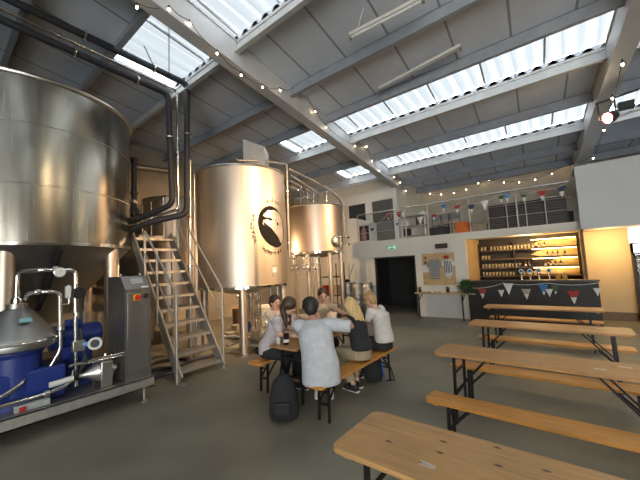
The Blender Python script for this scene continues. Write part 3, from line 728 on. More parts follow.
headp = P([(-.62, .60), (-.35, .78), (.1, .82), (.45, .72), (.72, .48), (.84, .1), (.86, -.3), (.78, -.62), (.62, -.82), (.5, -.70), (.35, -.5), (.08, -.28), (-.2, -.05), (-.5, .12), (-.68, .22), (-.72, .12), (-.62, .02), (-.70, .28), (-.4, .34), (-.18, .26), (-.05, .36), (-.25, .44), (-.55, .44), (-.68, .5)])
wrapped([headp], T2, 1.09, .006, 'logo_head', M('pale_logo_paint', (.60, .56, .49), .35, .5), logo)
wrapped([P([(.22, .20), (.34, .26), (.40, .14), (.30, .06)]), P([(.12, .32), (.2, .36), (.24, .28)])], T2, 1.09, .009, 'logo_eye', M('black_logo_eye', (.018, .016, .015), .8, spec=.15), logo)
# worn, unreadable lettering round the oval: separate strokes
st = []; rr = random.Random(11)
for deg in list(range(70, 112, 9)) + list(range(158, 215, 9)) + list(range(238, 300, 8)):
    g = math.radians(deg); ca, cz = ac + aw * 1.32 * math.cos(g), zc + zh * 1.26 * math.sin(g)
    for k in range(2):
        a_, b_ = rr.uniform(-.045, .045), rr.uniform(-.03, .03); ln = rr.uniform(.03, .055)
        st.append([(ca + a_ * .8, cz + b_ - ln), (ca + a_ * .8 + .016, cz + b_ - ln), (ca + a_ * .8 + .016, cz + b_ + ln), (ca + a_ * .8, cz + b_ + ln)])
    st.append([(ca - .03, cz - .008), (ca + .03, cz - .008), (ca + .03, cz + .008), (ca - .03, cz + .008)])
wrapped(st, T2, 1.09, .003, 'logo_lettering', M('faded_lettering', (.06, .05, .04), .7, spec=.2), t2, n=3)
pa_, pb_ = on_shell(T2, 1.09, 272, 277), on_shell(T2, 1.09, 276.5, 265)
wrapped([[(pa_[1], pa_[2]), (pb_[1], pa_[2]), (pb_[1], pb_[2]), (pa_[1], pb_[2])]], T2, 1.09, .006, 'data_plate', mt_galv, t2, n=4)
wrapped([[(pa_[1] + .015, pa_[2] + .1), (pb_[1] - .015, pa_[2] + .1), (pb_[1] - .015, pa_[2] + .22), (pa_[1] + .015, pa_[2] + .22)]], T2, 1.09, .008, 'plate_sticker', FL['white'], t2, n=2)
# narrow darker vertical band on the shell
ja = on_shell(T2, 1.09, 253.5, 240)[1]; jb = on_shell(T2, 1.09, 257, 240)[1]
wrapped([[(ja, 1.48), (jb, 1.48), (jb, 4.17), (ja, 4.17)]], T2, 1.09, .002, 'vertical_band', steel('band_steel', (.45, .42, .37), .35), t2, n=6)
# vent duct on top of tank two
vd = thing('vent_duct', 'square sheet-metal vent hood standing on top of the logo tank', 'duct', (-6.2, 5.35, 4.28))
hd = MB()
base_ = V((-6.2, 5.35, 4.2)); ux = V((.80, .60, 0)); uy = V((-.60, .80, 0))
w2 = .27
hd.add([base_ + ux * (a * w2) + uy * (b * w2) + V((0, 0, z)) for z, top in ((.05, 0), (.95, 1)) for a, b in ((-1, -1), (1, -1), (1, 1), (-1, 1))][:4] + [base_ + ux * (a * w2) + uy * (b * w2) + V((0, 0, .95 if a < 0 else .72)) for a, b in ((-1, -1), (1, -1), (1, 1), (-1, 1))], [(0, 1, 2, 3), (4, 5, 6, 7), (0, 1, 5, 4), (1, 2, 6, 5), (2, 3, 7, 6), (3, 0, 4, 7)])
hd.build('hood', M('grey_sheet_metal', (.44, .43, .41), .5, .6), vd, smooth=False)
MB().box((-6.2, 5.35, 4.24), (.62, .62, .04), Matrix((ux, uy, V((0, 0, 1)))).transposed()).build('flange', mt_steel2, vd)
# pipe over tank two and down its right side
def pipe(label, pts, r, mat=mt_steel, name='steel_pipe', cat='pipe', group='steel pipes', clamps=(), n=12, parent=None):
    q = [V(p) for p in pts]; out = [q[0]]
    for i in range(1, len(q) - 1):
        a, b, c = q[i - 1], q[i], q[i + 1]; d = min(2.4 * r, (a - b).length * .45, (c - b).length * .45)
        p0, p1 = b + (a - b).normalized() * d, b + (c - b).normalized() * d
        for k in range(6):
            t = k / 5; out.append(p0 * (1 - t) ** 2 + b * 2 * t * (1 - t) + p1 * t * t)
    out.append(q[-1])
    mb = MB().tube(out, r, n)
    if parent is not None: return mb.build(name, mat, parent)
    if clamps:
        t = thing(name, label, cat, q[-1], group); mb.build('pipe_run', mat, t)
        for i, f in clamps:
            p = q[i].lerp(q[i + 1], f); d = (q[i + 1] - q[i]).normalized()
            MB().lathe([(r * 1.05, -.02), (r * 1.55, -.015), (r * 1.55, .015), (r * 1.05, .02)], p, 16, d).build('clamp', mt_chrome, t)
        return t
    return tag(mb.build(name, mat), label, cat, group)
px2 = ony(287.5, 166, 5.9)
pipe('pale steel pipe over the logo tank and down its right side', [ony(236, 163, 4.75) + V((0, 0, .12)), ony(238, 160.5, 4.75), ony(262, 161, 5.3), ony(286.5, 164, 5.75), ony(289.5, 257, 5.75)], .028, mt_galv, clamps=[(3, .3), (3, .85)])
# bundle of pipes from tank two to tank three
def brg(px, py, y): return ony(px, py, y)
for k, (a, b, c, lab) in enumerate((((288, 169), (322, 187), (345, 207), 'uppermost pipe sloping from the logo tank to the small tank'), ((290, 175), (318, 193), (318, 203), 'second pipe sloping between the two warm-lit tanks'), ((290, 181), (311, 192), (311, 203), 'third pipe sloping between the two warm-lit tanks'), ((291, 187), (303, 192), (303, 203), 'lowest pipe sloping between the two warm-lit tanks'))):
    e = brg(*c, 7.75 if k else 8.4)
    pts = [brg(*a, 6.2), brg(*b, 7.5 if k else 7.7), e]
    if k == 0: pts = [brg(288, 169, 6.2), brg(312, 180, 7.3), brg(330, 190, 7.8), brg(338, 197, 8.1), brg(343, 206, 8.4), brg(345, 236, 8.45)]
    pipe(lab, pts, .03 if k else .035, mt_galv, clamps=[(0, .5), (1, .5)], group='pipes between the warm-lit tanks')
for k, px in enumerate((300, 307, 313, 326)):
    a, b = ony(px, 186 + (px - 300) * .22, 7.9), ony(px, 203.5, 7.9)
    pipe(('leftmost', 'second', 'third', 'rightmost')[k] + ' short valve pipe standing on top of the small tank', [a + V((0, 0, .0)), b - V((0, 0, .16))], .035, mt_steel, 'valve_pipe', clamps=[(0, .5)], group='short pipes on the small tank top')
# manway on the side of tank three with clamp rods
mc, ma, mz = on_shell(T3, .88, 336, 241, 0)
mn = V((math.cos(ma), math.sin(ma), 0)); ms = V((-mn.y, mn.x, 0))
mw = thing('manway_hatch', 'round hatch with clamp rods on the right side of the small tank', 'hatch', mc)
MB().torus(mc + mn * .03, .17, .022, mn, 32).build('hatch_ring', mt_chrome, mw)
MB().lathe([(.16, 0), (.15, .05), (.08, .075), (.01, .08)], mc + mn * .02, 28, mn).build('hatch_door', mt_steel, mw)
for dz in (.11, -.11):
    r_ = MB(); r_.rod(mc + V((0, 0, dz)) - ms * .05 + mn * .1, mc + V((0, 0, dz)) + ms * .42 + mn * .14, .018); rd = r_.build('clamp_rod', mt_chrome, mw)
    MB().ell(mc + V((0, 0, dz)) + ms * .44 + mn * .142, .035).build('knob', mt_black, rd)
pm_ = MB(); pm_.rod(mc + mn * .08 + ms * .12 + V((0, 0, -.2)), mc + mn * .08 + ms * .12 + V((0, 0, .2)), .016); pm_.build('hinge_bar', mt_steel, mw)
# manifold of pipes below tank three
mf = thing('pipe_manifold', 'rack of horizontal steel pipes and valves beneath the small tank', 'pipework', ony(303, 290, 7.3))
for py in (259, 265.5, 271): MB().rod(ony(290, py, 7.1), ony(320, py - 2, 7.6), .024, 10).build('header_pipe', mt_steel, mf)
for px in (293, 298, 304, 309, 315):
    MB().rod(ony(px, 257, 7.3), ony(px, 275, 7.3), .02, 10).build('riser', mt_steel, mf)
    MB().lathe([(.03, -.05), (.045, -.03), (.045, .03), (.03, .05)], ony(px, 268, 7.3), 12).build('valve', mt_chrome, mf)
for px in (295, 313): MB().rod(ony(px, 271, 7.35), V((*ony(px, 271, 7.35).xy, 0)), .025, 10).build('stand', mt_steel2, mf)
# ================================================================ PIPES OF THE LEFT BAY
PX = -6.3
u0, u1 = onz(0, -2, 5.95), onx(187, 84, PX)
u0 = V((u0.x, u0.y, u1.z)); far_ = u0 + (u0 - u1) * .9
pipe('black lagged pipe running highest under the roof and down beside the stairs', [far_, u0, u1, onx(187, 214, PX), onx(150, 222, -6.75), onx(129, 231, -7.2)], .062, mt_lag, 'lagged_pipe', 'pipe', 'black lagged pipes', clamps=[(1, .35), (1, .75), (2, .4)], n=16)
l1 = onx(168, 94, PX); l0 = onz(0, 19, l1.z); far_ = l0 + (l0 - l1) * .9
pipe('black lagged pipe running lower, nearer the big tank top', [far_, l0, l1, onx(172.5, 204, PX), onx(150, 214, -6.75), onx(129, 222, -7.25)], .058, mt_lag, 'lagged_pipe', 'pipe', 'black lagged pipes', clamps=[(1, .35), (1, .75), (2, .4)], n=16)
s1 = onx(177, 91, PX); s0 = onz(0, 8, s1.z); far_ = s0 + (s0 - s1) * .9
pipe('thin bare steel pipe between the two black lagged pipes', [far_, s0, s1, onx(178, 209, PX), onx(150, 219, -6.75), onx(129, 227, -7.25)], .026, mt_chrome, clamps=[(1, .25), (1, .72), (1, .9), (2, .5)])
# hangers from roof to the pipes
for p, q, lab in ((onx(169, 78, PX), onx(169, 6, -4.65), 'long thin hanger wire from the pale beam to the lagged pipes'), (onx(158, 75, PX), V((-6.0, 2.5, roofz(2.5) - .02)), 'short thin hanger wire below the roof light by the pipes')):
    tag(MB().rod(p, q, .009, 6).build('hanger_wire', mt_dark), lab, 'wire', 'pipe hangers')
# left wall pipe and valve tree beside the big tank
pipe('horizontal steel pipe along the beige left wall', [onx(128, 166, -10.6), onx(172, 171, -10.6)], .085, mt_steel2)
vt = thing('valve_tree', 'dark vertical pipe with valves against the big tank shoulder', 'pipework', onx(134, 205, -8.2))
MB().tube([onx(134, 160, -8.2), onx(134, 205, -8.2), onx(131, 215, -8.0)], .06, 12).build('riser', mt_lag, vt)
for py in (160, 193, 202): MB().ell(onx(134, py, -8.2), (.09, .09, .075)).build('valve', mt_dark if py < 200 else mt_steel, vt)
MB().rod(onx(134, 205, -8.2), onx(140, 213, -8.0), .03).build('lever', mt_chrome, vt)
# ================================================================ STAIRCASE AND PLATFORM
SY0, SY1 = 2.74, 3.56; SXB, SXT, SZT = -5.28, -7.25, 2.72
sc_ = thing('steel_staircase', 'open-tread steel staircase with pipe handrails between the two big tanks', 'staircase', (SXB, (SY0 + SY1) / 2, 0))
for yy in (SY0, SY1):
    MB().bar((SXB, yy, .0 + .06), (SXT, yy, SZT), .03, .20).build('stringer', mt_galv, sc_)
    MB().span((SXB - .08, yy - .05, 0), (SXB + .14, yy + .05, .012)).build('foot_plate', mt_galv, sc_)
NT = 11
for i in range(NT):
    f = (i + .8) / (NT + .2); x = SXB + (SXT - SXB) * f; z = SZT * f
    tm = MB(); tm.span((x - .13, SY0 + .02, z - .012), (x + .13, SY1 - .02, z)); tm.span((x + .12, SY0 + .02, z - .05), (x + .132, SY1 - .02, z)); tm.span((x - .132, SY0 + .02, z - .035), (x - .12, SY1 - .02, z))
    tm.build('tread', mt_galv, sc_, smooth=False)
sl = SZT / (SXT - SXB)
def rail(yy, dy, xb):
    y_ = yy + dy
    xa = SXB - .02
    za = lambda x, h: (x - SXB) * sl + h
    MB().tube([(xa, y_, 1.50), (xb, y_, za(xb, 1.0))], .022, 10).build('handrail', mt_galv, sc_)
    MB().tube([(xa - .06, y_, 1.02), (xb, y_, za(xb, .58))], .016, 10).build('mid_rail', mt_galv, sc_)
    for x in (xa, (xa + xb) / 2 - .1, xb):
        MB().rod((x, y_, max(0.0, za(x, -.06)) if x < xa - .1 else 0), (x, y_, 1.51 if x == xa else za(x, 1.01) + (.25 if xb < x < xa else 0)), .024, 12).build('post', mt_galv, sc_)
rail(SY0, -.04, -6.5); rail(SY1, .04, -6.95)
pf = thing('steel_platform', 'high steel platform behind the stairs between the big tanks', 'platform', (-8.2, 3.4, 0))
MB().span((-9.4, 2.95, SZT - .06), (SXT - .14, 3.85, SZT)).build('deck', mt_galv, pf)
for x, yy in ((-7.5, 3.75), (-9.3, 3.75), (-9.3, 3.0)): MB().rod((x, yy, 0), (x, yy, SZT - .06), .045).build('post', mt_galv, pf)
for x in (-8.1, -8.8, -9.35): MB().rod((x, 3.82, SZT), (x, 3.82, SZT + 1.1), .022).build('rail_post', mt_steel, pf)
for h in (.55, 1.1): MB().rod((-7.9, 3.82, SZT + h), (-9.35, 3.82, SZT + h), .02).build('rail', mt_steel, pf)
# pipes standing beside the stairs, left of tank two
pipe('warm-lit vertical steel pipe left of the logo tank behind the stair rail', [onx(189.5, 160, -6.6), V((-6.6, onx(190.5, 330, -6.6).y, 0))], .045, mt_steel, clamps=[(0, .3), (0, .55)])
pipe('thin vertical steel pipe between the stair rail and the logo tank', [onx(194, 175, -6.7), V((onx(195, 280, -6.7).x, onx(195, 280, -6.7).y, 0))], .02, mt_steel)
# ================================================================ SEPARATOR SKID
sk = thing('separator_skid', 'machine skid with blue separator, pump and pipework in front of the biggest tank', 'machine', (-5.5, .9, 0))
SX, SYE = -5.0, 2.2
fm = MB()
for x in (SX - .03, -6.05):
    fm.span((x - .03, -.6, .2), (x + .03, SYE, .215)); fm.span((x - .03, -.6, .325), (x + .03, SYE, .34)); fm.span((x + (.022 if x > -5.5 else -.03), -.6, .2), (x + (.03 if x > -5.5 else -.022), SYE, .34))
for y in (-.5, .7, SYE - .04): fm.span((-6.01, y - .03, .222), (SX - .07, y + .03, .318))
fm.build('base_frame', mt_galv, sk, smooth=False)
MB().span((-6.0, -.55, .325), (SX - .07, SYE - .06, .335)).build('drip_tray', mt_steel2, sk, smooth=False)
for x, y in ((SX - .06, 2.08), (-6.0, 2.08), (SX - .06, -.4), (-6.0, -.4)):
    q = MB(); q.rod((x, y, .02), (x, y, .2), .018, 10); q.lathe([(.05, 0), (.05, .012), (.02, .03)], (x, y, 0), 16); q.build('foot', mt_steel, sk)
sx_, sy_ = -5.55, .76
MB().lathe([(.30, .335), (.30, .42), (.26, .46), (.26, .92), (.30, .97), (.30, 1.02)], (sx_, sy_, 0), 40).build('separator_body', mt_blue, sk)
bwl = MB().lathe([(.33, .985), (.405, 1.02), (.415, 1.06), (.41, 1.12), (.385, 1.16), (.15, 1.47), (.10, 1.50), (.10, 1.56)], (sx_, sy_, 0), 48).build('separator_bowl', mt_steel2, sk)
MB().torus((sx_, sy_, 1.10), .412, .018, n=48).build('clamp_ring', mt_chrome, bwl)
MB().lathe([(.06, 1.55), (.06, 1.62), (.035, 1.64), (.035, 1.72)], (sx_, sy_, 0), 20).build('inlet_neck', mt_chrome, bwl)
MB().prism([(-.06, -.03), (.06, -.03), (.06, .03), (-.06, .03)], V((sx_, sy_, 0)) + V((.27, .05, 1.36)), V((-.2, 1, 0)).normalized(), V((-.55, 0, .6)).normalized(), .004).build('warning_label', M('pale_blue_label', (.25, .5, .55), .4), bwl)
MB().span((-5.86, .05, .335), (-5.30, 1.22, .74)).build('gearbox', mt_blue, sk, bevel=.03)
mo = MB(); mo.lathe([(.05, -.32), (.16, -.30), (.16, .26), (.13, .30), (.04, .31)], (-5.72, 1.42, 1.02), 28, (0, 1, 0)); mo.span((-5.8, 1.25, .335), (-5.64, 1.6, .88)); mo.build('drive_motor', mt_blue, sk)
MB().span((-5.70, 1.28, 1.17), (-5.55, 1.46, 1.26)).build('terminal_box', mt_blue, sk, bevel=.015)
tube_pts = lambda pts, r, nm, mat=mt_chrome: pipe('', pts, r, mat, nm, parent=sk)
X_ = -5.35
tube_pts([(sx_, sy_, 1.68), (sx_, sy_, 1.96), (X_, .95, 1.97), (X_, 1.315, 1.95), (X_, 1.335, .40)], .026, 'outlet_pipe')
tube_pts([(sx_ + .05, sy_ + .08, 1.60), (sx_ + .1, .85, 1.68), (X_, 1.02, 1.69), (X_, 1.15, 1.66), (X_, 1.165, .92), (X_, 1.03, .66), (X_, .55, .64), (X_, -.2, .64)], .024, 'product_pipe')
tube_pts([(-5.17, -.3, .43), (-5.17, .95, .45), (-5.22, 1.2, .47), (-5.3, 1.28, .52), (X_ + .02, 1.30, .62)], .024, 'feed_pipe')
tube_pts([(-5.25, -.2, .50), (-5.25, .6, .52), (-5.25, .78, .62), (-5.30, .80, .66)], .026, 'bypass_pipe')
for p, ax in (((X_, .72, .64), (0, 1, 0)), ((X_, .55, .64), (0, 1, 0)), ((-5.17, 1.0, .452), (0, 1, 0)), ((X_, 1.335, .9), (0, 0, 1)), ((X_, 1.335, 1.35), (0, 0, 1)), ((X_, 1.165, 1.2), (0, 0, 1)), ((X_, 1.1, 1.972), (0, 1, 0))):
    MB().lathe([(.026, -.03), (.042, -.025), (.042, .025), (.026, .03)], p, 16, ax).build('pipe_union', mt_steel, sk)
# sight glass valve, gauge, hand wheel
MB().ell((X_ - .02, .93, 1.69), (.035, .05, .035)).build('sight_glass', mt_chrome, sk)
gz = V((X_ + .03, 1.14, 1.93)); gax = (V((0, 0, H)) - gz).normalized(); gax = V((gax.x, gax.y * .6, 0)).normalized()
gg = MB().lathe([(.058, -.02), (.068, -.018), (.068, .014), (.06, .02)], gz, 28, gax).build('pressure_gauge', mt_chrome, sk)
MB().lathe([(.058, .018), (.058, .022)], gz, 28, gax).build('dial', M('dial_face', (.62, .62, .56), .3), gg)
nd = MB(); nd.bar(gz + gax * .025, gz + gax * .025 + V((0, .02, .04)), .004, .003); nd.build('needle', mt_black, gg)
hw = MB(); hw.lathe([(.075, -.02), (.08, -.015), (.08, .015), (.075, .02)], (X_ + .07, 1.345, 1.64), 20, (1, .25, 0)); hw.rod((X_, 1.335, 1.64), (X_ + .07, 1.345, 1.64), .02); hw.build('valve_wheel', mt_black, sk)
MB().span((X_ - .05, 1.21, 1.58), (X_ + .03, 1.27, 1.74)).build('valve_actuator', mt_white, sk, bevel=.01)
tube_pts([(X_, 1.15, 1.5), (X_, 1.25, 1.5), (X_ - .02, 1.25, 1.75)], .01, 'sense_line')
# flow meter
fmz = V((-5.22, 1.52, .94)); fa = V((.92, -.38, .05)).normalized()
ft = MB().lathe([(.05, -.13), (.075, -.10), (.08, .02), (.085, .03), (.085, .055), (.06, .06)], fmz, 28, fa).build('flow_meter', mt_ltblue, sk)
MB().torus(fmz + fa * .058, .068, .017, fa, 28).build('meter_ring', mt_white, ft)
MB().lathe([(.055, .056), (.055, .062)], fmz + fa * 0, 24, fa).build('meter_window', mt_dark, ft)
MB().span((-5.36, 1.28, .86), (-5.28, 1.42, 1.0)).build('meter_block', mt_steel, sk, bevel=.008)
MB().rod((-5.3, 1.4, .94), (-5.24, 1.5, .94), .035).build('meter_neck', mt_ltblue, sk)
# pump
pp = MB(); pp.lathe([(.03, -.22), (.035, -.16), (.05, -.14), (.13, -.02), (.14, .0), (.14, .15), (.06, .16), (.05, .22)], (-5.27, 1.56, .54), 32, (0, 1, 0)); pb_ = pp.build('centrifugal_pump', mt_steel, sk)
MB().span((-5.40, 1.56, .335), (-5.125, 1.70, .68)).build('pump_bracket', mt_steel, sk, bevel=.01)
for k, dz in enumerate((.71, .75)): MB().rod((-5.2, 1.22, dz - .03 * k), (-5.12, 1.86, dz), .011).build('guide_rod', mt_chrome, sk)
for y in (1.40, 1.62, 1.74): MB().lathe([(.02, 0), (.024, .03), (.015, .06)], (-5.16, y, .73), 10).build('spring_cap', mt_black if y != 1.62 else mt_chrome, sk)
hs = MB(); rr = random.Random(5)
for k in range(4):
    hs.tube([V((-5.3 - .05 * k, 1.28 + .05 * k, .45)), V((-5.25, 1.36 + .03 * k, .62 + .04 * k)), V((-5.3, 1.42, .8)), V((X_, 1.32 + .02 * k, 1.0 + .05 * k))], .014, 8)
hs.build('black_hose', mt_black, sk)
MB().rod((-5.16, 1.02, .545), (-5.16, 1.26, .56), .035, 18).build('solenoid_valve', mt_white, sk)
MB().span((-5.17, .70, .34), (-5.08, 1.02, .415)).build('junction_box', M('grey_plastic_box', (.36, .38, .36), .5), sk, bevel=.008)
MB().span((-5.09, .74, .35), (-5.06, .80, .40)).build('red_stop_button', mt_red, sk, bevel=.008)
# control cabinet at the end of the skid
cx0, cx1, cy0, cy1 = -5.72, SX - .05, 1.825, 2.175
cp = MB().prism([(cx0, .34), (cx1, .34), (cx1, 1.64), (cx1 - .17, 1.83), (cx0, 1.83)], (0, cy1, 0), (1, 0, 0), (0, 0, 1), cy1 - cy0).build('control_cabinet', M('brushed_cabinet_steel', (.30, .29, .275), .36, .85, var=.1, scale=2, stretch=(8, 8, .6)), sk, smooth=False)
MB().span((cx1, cy0 + .03, .46), (cx1 + .008, cy1 - .03, 1.58)).build('cabinet_door', M('brushed_door_steel', (.34, .33, .31), .34, .85, var=.08, scale=2, stretch=(8, 8, .6)), cp, bevel=.003)
pn = V((.19, 0, .17)).normalized(); pu = V((0, 1, 0)); pv = V((-.17, 0, .19)).normalized(); pc = V((cx1 - .085, (cy0 + cy1) / 2, 1.735))
def onpanel(a, b, w_, h_, d, nm, mat): return MB().prism([(-w_, -h_), (w_, -h_), (w_, h_), (-w_, h_)], pc + pu * a + pv * b, pu, pv, d).build(nm, mat, cp)
onpanel(.02, .02, .085, .055, .008, 'display', M('grey_display', (.30, .34, .35), .2))
onpanel(.10, -.10, .05, .012, .006, 'name_plate', FL['white'])
MB().span((cx1 + .006, 1.93, 1.47), (cx1 + .016, 2.03, 1.56)).build('switch_plate', mt_yel, cp)
MB().rod((cx1 + .012, 1.98, 1.515), (cx1 + .06, 1.98, 1.515), .035, 18).build('main_switch', mt_red, cp)
MB().rod((cx1 + .006, 2.10, 1.53), (cx1 + .035, 2.10, 1.53), .032, 16).build('selector_knob', mt_black, cp)
for y in (1.86, 2.12): MB().lathe([(.012, 0), (.02, .01), (.02, .03), (.01, .04)], (cx1 - .25, y, 1.83), 12).build('cable_gland', mt_steel, cp)
# hoses and odds on the floor below the stairs
def hose(label, pts, r, mat):
    out = []; P_ = [V(p) for p in pts]
    for i in range(len(P_) - 1):
        a, b, c, d = P_[max(0, i - 1)], P_[i], P_[i + 1], P_[min(len(P_) - 1, i + 2)]
        for k in range(8):
            t = k / 8; out.append(.5 * ((2 * b) + (c - a) * t + (2 * a - 5 * b + 4 * c - d) * t * t + (3 * b - a - 3 * c + d) * t ** 3))
    out.append(P_[-1]); return tag(MB().tube(out, r, 8).build('hose', mat), label, 'hose', 'hoses on the floor')
hose('thick dark blue hose lying on the floor below the stairs', [(-5.7, 2.3, .035), (-5.9, 2.7, .035), (-5.9, 3.1, .035), (-6.3, 3.5, .035), (-6.2, 4.0, .035)], .035, M('dark_blue_hose', (.03, .035, .06), .5))
hose('black hose coiled on the floor behind the stair foot', [(-6.2, 2.2, .03), (-6.4, 2.8, .03), (-6.1, 3.2, .03), (-6.5, 3.5, .03), (-6.9, 3.1, .03), (-6.6, 2.7, .03), (-7.0, 2.4, .03)], .03, mt_black)
hose('pale hose hanging in a loop behind the control cabinet', [(-6.35, 2.15, .5), (-6.3, 2.35, .9), (-6.35, 2.5, .95), (-6.4, 2.6, .6), (-6.4, 2.6, .02)], .02, mt_white)
# transfer pump on a trolley and vertical lines beneath tank two
tr = thing('pump_trolley', 'low steel transfer pump on a wheeled trolley beneath the logo tank', 'pump', (-5.7, 4.75, 0))
q = MB(); q.span((-5.95, 4.55, .16), (-5.4, 4.95, .2)); q.build('deck', mt_galv, tr)
for x in (-5.88, -5.47):
    for y in (4.58, 4.92): MB().lathe([(.075, -.02), (.08, -.015), (.08, .015), (.075, .02)], (x, y, .08), 18, (0, 1, 0)).build('wheel', mt_black, tr)
MB().lathe([(.05, -.2), (.12, -.17), (.12, .1), (.09, .12), (.15, .14), (.15, .2), (.05, .22)], (-5.68, 4.75, .34), 24, (1, 0, 0)).build('motor', mt_steel, tr)
MB().tube([(-5.45, 4.75, .34), (-5.36, 4.75, .36), (-5.36, 4.75, .62), (-5.5, 4.8, .8)], .03, 10).build('outlet', mt_chrome, tr)
MB().tube([(-5.93, 4.57, .18), (-5.97, 4.57, .8), (-5.97, 4.93, .8), (-5.93, 4.93, .18)], .016, 8).build('handle', mt_chrome, tr)
for k, (x, y, z) in enumerate(((-6.0, 5.5, 1.3), (-6.35, 5.35, 1.28), (-5.75, 5.6, 1.25), (-6.75, 4.6, 1.3), (-6.15, 4.65, 1.35), (-5.6, 5.35, 1.4))):
    t = pipe(('slim drain pipe under the logo tank toward the small tank', 'slim drain pipe under the middle of the logo tank', 'slim drain pipe under the right rim of the logo tank', 'slim drain pipe under the logo tank behind the stairs', 'slim drain pipe just right of the thick tank leg', 'slim drain pipe rightmost under the logo tank rim')[k], [(x, y, z + .06), (x, y, .25), (x + .3, y + .25, .22)], .026, mt_steel, 'drain_pipe', 'pipe', 'drain pipes under the logo tank', clamps=[(0, .3), (0, .7)])
    MB().ell((x, y, .7), (.05, .05, .06), n=12).build('valve', mt_chrome, t)
    MB().rod((x + .3, y + .25, 0), (x + .3, y + .25, .22), .02).build('stand', mt_steel2, t)
pipe('low horizontal steel pipe running under the logo tank', [(-5.75, 4.0, .28), (-6.2, 5.7, .28), (-6.8, 6.6, .28)], .03, mt_steel, clamps=[(0, .3), (0, .7)])
# white tubs and dark bins between the tanks
for k, (x, y, r, h, mat, lab) in enumerate(((-5.35, 7.0, .22, .75, mt_white, 'white plastic drum standing between the logo tank and the small tank'), (-5.7, 6.4, .2, .55, M('grey_tub', (.3, .3, .29), .5), 'grey plastic tub on the floor behind the logo tank'))):
    t = thing('plastic_drum', lab, 'drum', (x, y, 0), 'plastic drums by the tanks')
    MB().lathe([(r * .9, 0), (r, .03), (r, h * .95), (r * .92, h)], (x, y, 0), 28).build('drum_body', mat, t)
    MB().torus((x, y, h * .93), r, .018, n=28).build('drum_rim', mat, t)
sh_ = thing('steel_rack', 'brown steel rack with cartons standing behind the drinkers by the small tank', 'rack', (-6.8, 9.25, 0))
for x in (-7.15, -6.45):
    for y in (9.0, 9.5): MB().rod((x, y, 0), (x, y, 1.9), .02, 8).build('post', M('brown_steel', (.12, .06, .035), .5), sh_)
for z in (.1, .75, 1.4): MB().span((-7.17, 8.98, z), (-6.43, 9.52, z + .03)).build('rack_shelf', mt_dark, sh_, smooth=False)
for k, (x, z, mat, lab) in enumerate(((-6.98, .13, mt_pine, 'brown carton on the bottom left of the steel rack'), (-6.62, .13, mt_white, 'white carton on the bottom right of the steel rack'), (-6.98, .78, mt_red, 'dark red carton on the middle left of the steel rack'), (-6.62, .78, mt_pine, 'brown carton on the middle right of the steel rack'))):
    t = thing('carton', lab, 'box', (x, 9.22, z), 'cartons on the steel rack')
    MB().span((x - .15, 9.05, z), (x + .15, 9.4, z + .34)).build('carton_body', mat, t, bevel=.006)
    MB().span((x - .152, 9.2, z + .338), (x + .152, 9.25, z + .3425)).build('tape', FL['tan'], t)
# steel kegs: two high against the white wall
kg = thing('beer_keg', '', 'keg', (0, 0, 0), 'stacked steel kegs by the doorway')
MB().lathe([(.19, 0), (.2, .02), (.19, .05), (.185, .08), (.2, .12), (.205, .16), (.2, .2), (.2, .38), (.205, .42), (.2, .46), (.185, .5), (.19, .53), (.2, .56), (.19, .585), (.175, .585), (.17, .53), (.03, .51)], n=28).build('keg_body', mt_keg, kg)
MB().lathe([(.035, .505), (.035, .535), (.02, .54)], n=12).build('keg_neck', mt_black, kg)
pk = ony(345, 296, 9.6); k0 = pk.x
names = ['lower left', 'upper left', 'lower middle', 'upper middle', 'lower right', 'upper right']
for i in range(3):
    for j in range(2):
        lab = '%s steel keg in the stack against the white wall by the doorway' % names[2 * i + j]
        p_ = (-6.65 + .42 * i, 9.95, .588 * j)
        if i == j == 0: kg.location = p_; kg['label'] = lab; WL[kg.name] = V(p_)
        else: dup(kg, p_, label=lab)
dup(kg, (-6.12, 9.3, 0), label='single steel keg standing in front of the keg stack')
bx_ = thing('hose_coupler', 'black coupler head with thin rod on top of the left keg', 'coupler', (-6.65, 9.95, 1.176))
MB().lathe([(.09, 0), (.1, .02), (.1, .07), (.06, .1)], (-6.65, 9.95, 1.176), 18).build('coupler_body', mt_black, bx_)
MB().rod((-6.60, 9.95, 1.22), (-6.4, 10.1, 1.85), .01, 6).build('rod', mt_dark, bx_)

# pipework and lamp in the gap behind the logo tank
pk_ = thing('pump_skid', 'low rack of small pumps and bent pipes under the logo tank at the back', 'pump', (-7.3, 5.6, 0))
MB().span((-7.7, 5.2, .1), (-6.9, 6.1, .14)).build('base', mt_galv, pk_)
for x in (-7.65, -6.95):
    for y in (5.25, 6.05): MB().rod((x, y, 0), (x, y, .1), .02).build('foot', mt_steel2, pk_)
for k, y in enumerate((5.35, 5.65, 5.95)):
    MB().lathe([(.04, -.16), (.1, -.14), (.1, .08), (.14, .1), (.14, .16), (.04, .18)], (-7.2, y, .28), 20, (1, 0, 0)).build('motor', (mt_steel, mt_blue, mt_steel)[k], pk_)
    MB().tube([(-7.02, y, .28), (-6.95, y, .3), (-6.95, y, 1.05), (-7.15, y, 1.12)], .028, 10).build('riser', mt_chrome, pk_)
MB().rod((-7.15, 5.3, 1.12), (-7.15, 6.0, 1.12), .03).build('header_pipe', mt_chrome, pk_)
